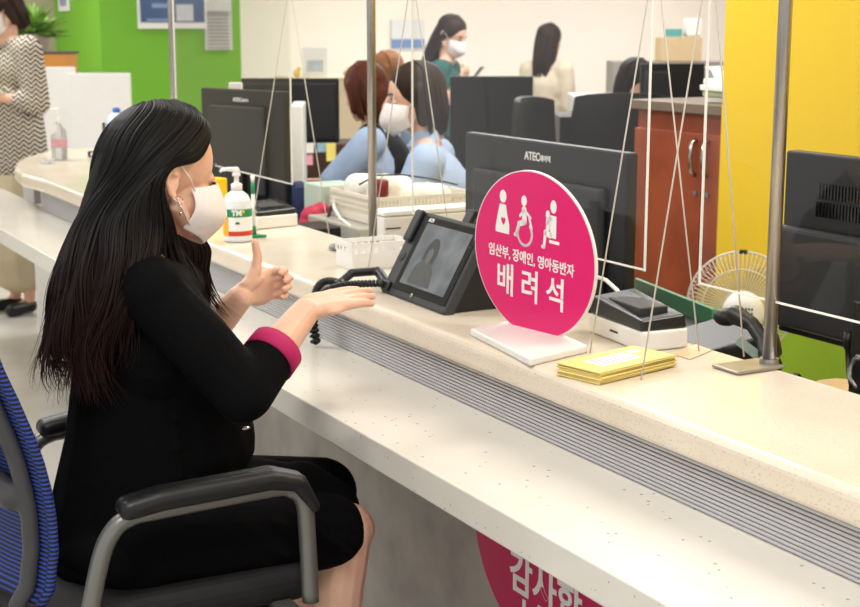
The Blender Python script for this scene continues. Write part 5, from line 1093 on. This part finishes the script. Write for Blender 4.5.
# guides for the near side, front (0) to back (1); each a list of points root -> tip
G = [
 [HP(.048, .000, .119), HP(.050, -.056, .082), HP(.020, -.086, .034), HP(-.032, -.092, .012), HP(-.044, -.086, -.03), P3(172, 226, 2.53), P3(180, 250, 2.56), P3(192, 286, 2.62), P3(202, 322, 2.64)],
 [HP(.046, .001, .120), HP(.044, -.058, .086), HP(.010, -.088, .042), HP(-.036, -.095, .018), HP(-.062, -.094, -.02), P3(146, 232, 2.49), P3(139, 275, 2.455), P3(130, 325, 2.45), P3(116, 385, 2.48)],
 [HP(.036, .000, .124), HP(.028, -.058, .098), HP(-.012, -.090, .056), HP(-.052, -.095, .010), P3(122, 215, 2.49), P3(112, 262, 2.46), P3(106, 310, 2.46), P3(100, 360, 2.48), P3(96, 402, 2.51)],
 [HP(.006, -.002, .128), HP(-.004, -.060, .104), HP(-.044, -.086, .062), HP(-.086, -.082, .010), P3(102, 215, 2.52), P3(90, 262, 2.49), P3(84, 312, 2.49), P3(80, 362, 2.51), P3(84, 408, 2.53)],
 [HP(-.030, -.002, .124), HP(-.048, -.050, .106), HP(-.086, -.066, .060), HP(-.110, -.060, .0), P3(82, 222, 2.56), P3(68, 268, 2.54), P3(60, 315, 2.54), P3(58, 358, 2.55), P3(74, 396, 2.56)],
 [HP(-.050, .0, .116), HP(-.080, -.026, .092), HP(-.110, -.032, .050), HP(-.125, -.030, -.01), P3(76, 224, 2.60), P3(58, 272, 2.60), P3(46, 312, 2.60), P3(50, 350, 2.60), P3(52, 380, 2.60)],
 [HP(-.050, .0, .116), HP(-.080, .026, .090), HP(-.108, .036, .050), HP(-.120, .036, -.01), P3(90, 230, 2.66), P3(74, 276, 2.67), P3(60, 316, 2.67), P3(62, 350, 2.67), P3(64, 385, 2.67)],
]
GF = [  # far side, falling in front of the far shoulder
 [HP(.050, .002, .118), HP(.042, .058, .080), HP(.006, .086, .035), HP(-.01, .090, -.03), P3(203, 240, 2.72), P3(206, 270, 2.73), P3(212, 298, 2.73), P3(224, 318, 2.72)],
 [HP(.010, .002, .126), HP(.0, .066, .100), HP(-.020, .094, .040), HP(-.030, .094, -.03), P3(188, 240, 2.70), P3(190, 272, 2.72), P3(196, 300, 2.72), P3(206, 326, 2.71)],
 [HP(-.040, .002, .120), HP(-.060, .060, .090), HP(-.075, .086, .040), HP(-.070, .086, -.03), P3(168, 238, 2.69), P3(168, 268, 2.71), P3(172, 300, 2.71), P3(180, 330, 2.70)],
]
def lay(G_, t_):
    t_ = min(max(t_, 0), .9999)*(len(G_)-1); i = int(t_); f_ = t_-i; a, b_ = G_[i], G_[i+1]; n = min(len(a), len(b_)); return [a[k].lerp(b_[k], f_) for k in range(n)]
# under-mass: surface through guides, thickened
def sheet(G_, m_, par, name, inset):
    b = MB(); rows = []; N = 26
    for k in range(N):
        c_ = catm(lay(G_, k/(N-1)), 5); c_ = c_[:int(len(c_)*.84)]; rows.append([b.bm.verts.new(p+(hc+V((-.02, 0, .02))-p).normalized()*(inset if i < 20 else inset*.4)) for i, p in enumerate(c_)])
    for r0_, r1_ in zip(rows, rows[1:]):
        for k in range(len(r0_)-1): b.bm.faces.new((r0_[k], r0_[k+1], r1_[k+1], r1_[k]))
    return mk(name, b, m_, par, solid=.012, smooth=True)
b = MB(); b.ell(HP(-.034, 0, .036), (.082*HS, .080*HS, .082*HS), HR); b.ell(HP(-.010, 0, .062), (.062*HS, .060*HS, .053*HS), HR)
b.cap(HP(-.06, 0, .0), neck+V((-.06, 0, .02)), .072, .07)
hr = mk('hair', b, M_hair, wm, vox=.006, sm=4)
sheet(G, M_hair, hr, 'hair_fall', .014); sheet(GF, M_hair, hr, 'hair_fall', .010)
def lock(G_, t_, amp, endj, thin=1):
    base = lay(G_, t_); ph = math.floor(t_*11)*2.3+random.uniform(-.5, .5); f1 = 1.0+.25*math.sin(math.floor(t_*11)*1.7); n = len(base); out = []
    cv = catm(base, 6); N = len(cv); j = V((random.uniform(-1, 1), random.uniform(-1, 1), random.uniform(-1, 1)))*.003; cut = random.uniform(.9, 1.0) if random.random() < .6 else random.uniform(.74, .92)
    for i, p in enumerate(cv[:max(8, int(N*cut))]):
        s_ = i/N; k_ = max(0, s_-.42)/.58; a = amp*k_**1.3
        out.append(p+j*(1+3*k_)+V((math.sin(ph+s_*16*f1)*a*.9+endj[0]*k_**3, math.cos(ph*1.3+s_*15*f1)*a*.8-.01*k_, math.sin(ph*.7+s_*12)*a*.5)))
    return out
def locks(name, G_, n, r, amp, spread, tmin=0, tmax=1, m=None):
    b = MB()
    for k in range(n):
        t_ = random.uniform(tmin, tmax); o_ = lock(G_, t_, amp, (random.uniform(-spread, spread),)); N = len(o_)
        rr_ = r*random.uniform(.6, 1.3); b.tube(o_, [rr_*(.7+.3*min(1, i/4)) if i < N*.7 else rr_*max(.12, 1-(i-N*.7)/(N*.3)) for i in range(N)], 5)
    return mk(name, b, m or M_hair, hr, smooth=True)
locks('hair_strands', G, 560, .0030, .020, .035)
locks('hair_strands', G, 900, .0011, .026, .06)
locks('hair_strands', GF, 200, .0024, .006, .03); locks('hair_strands', GF, 200, .0010, .010, .05)
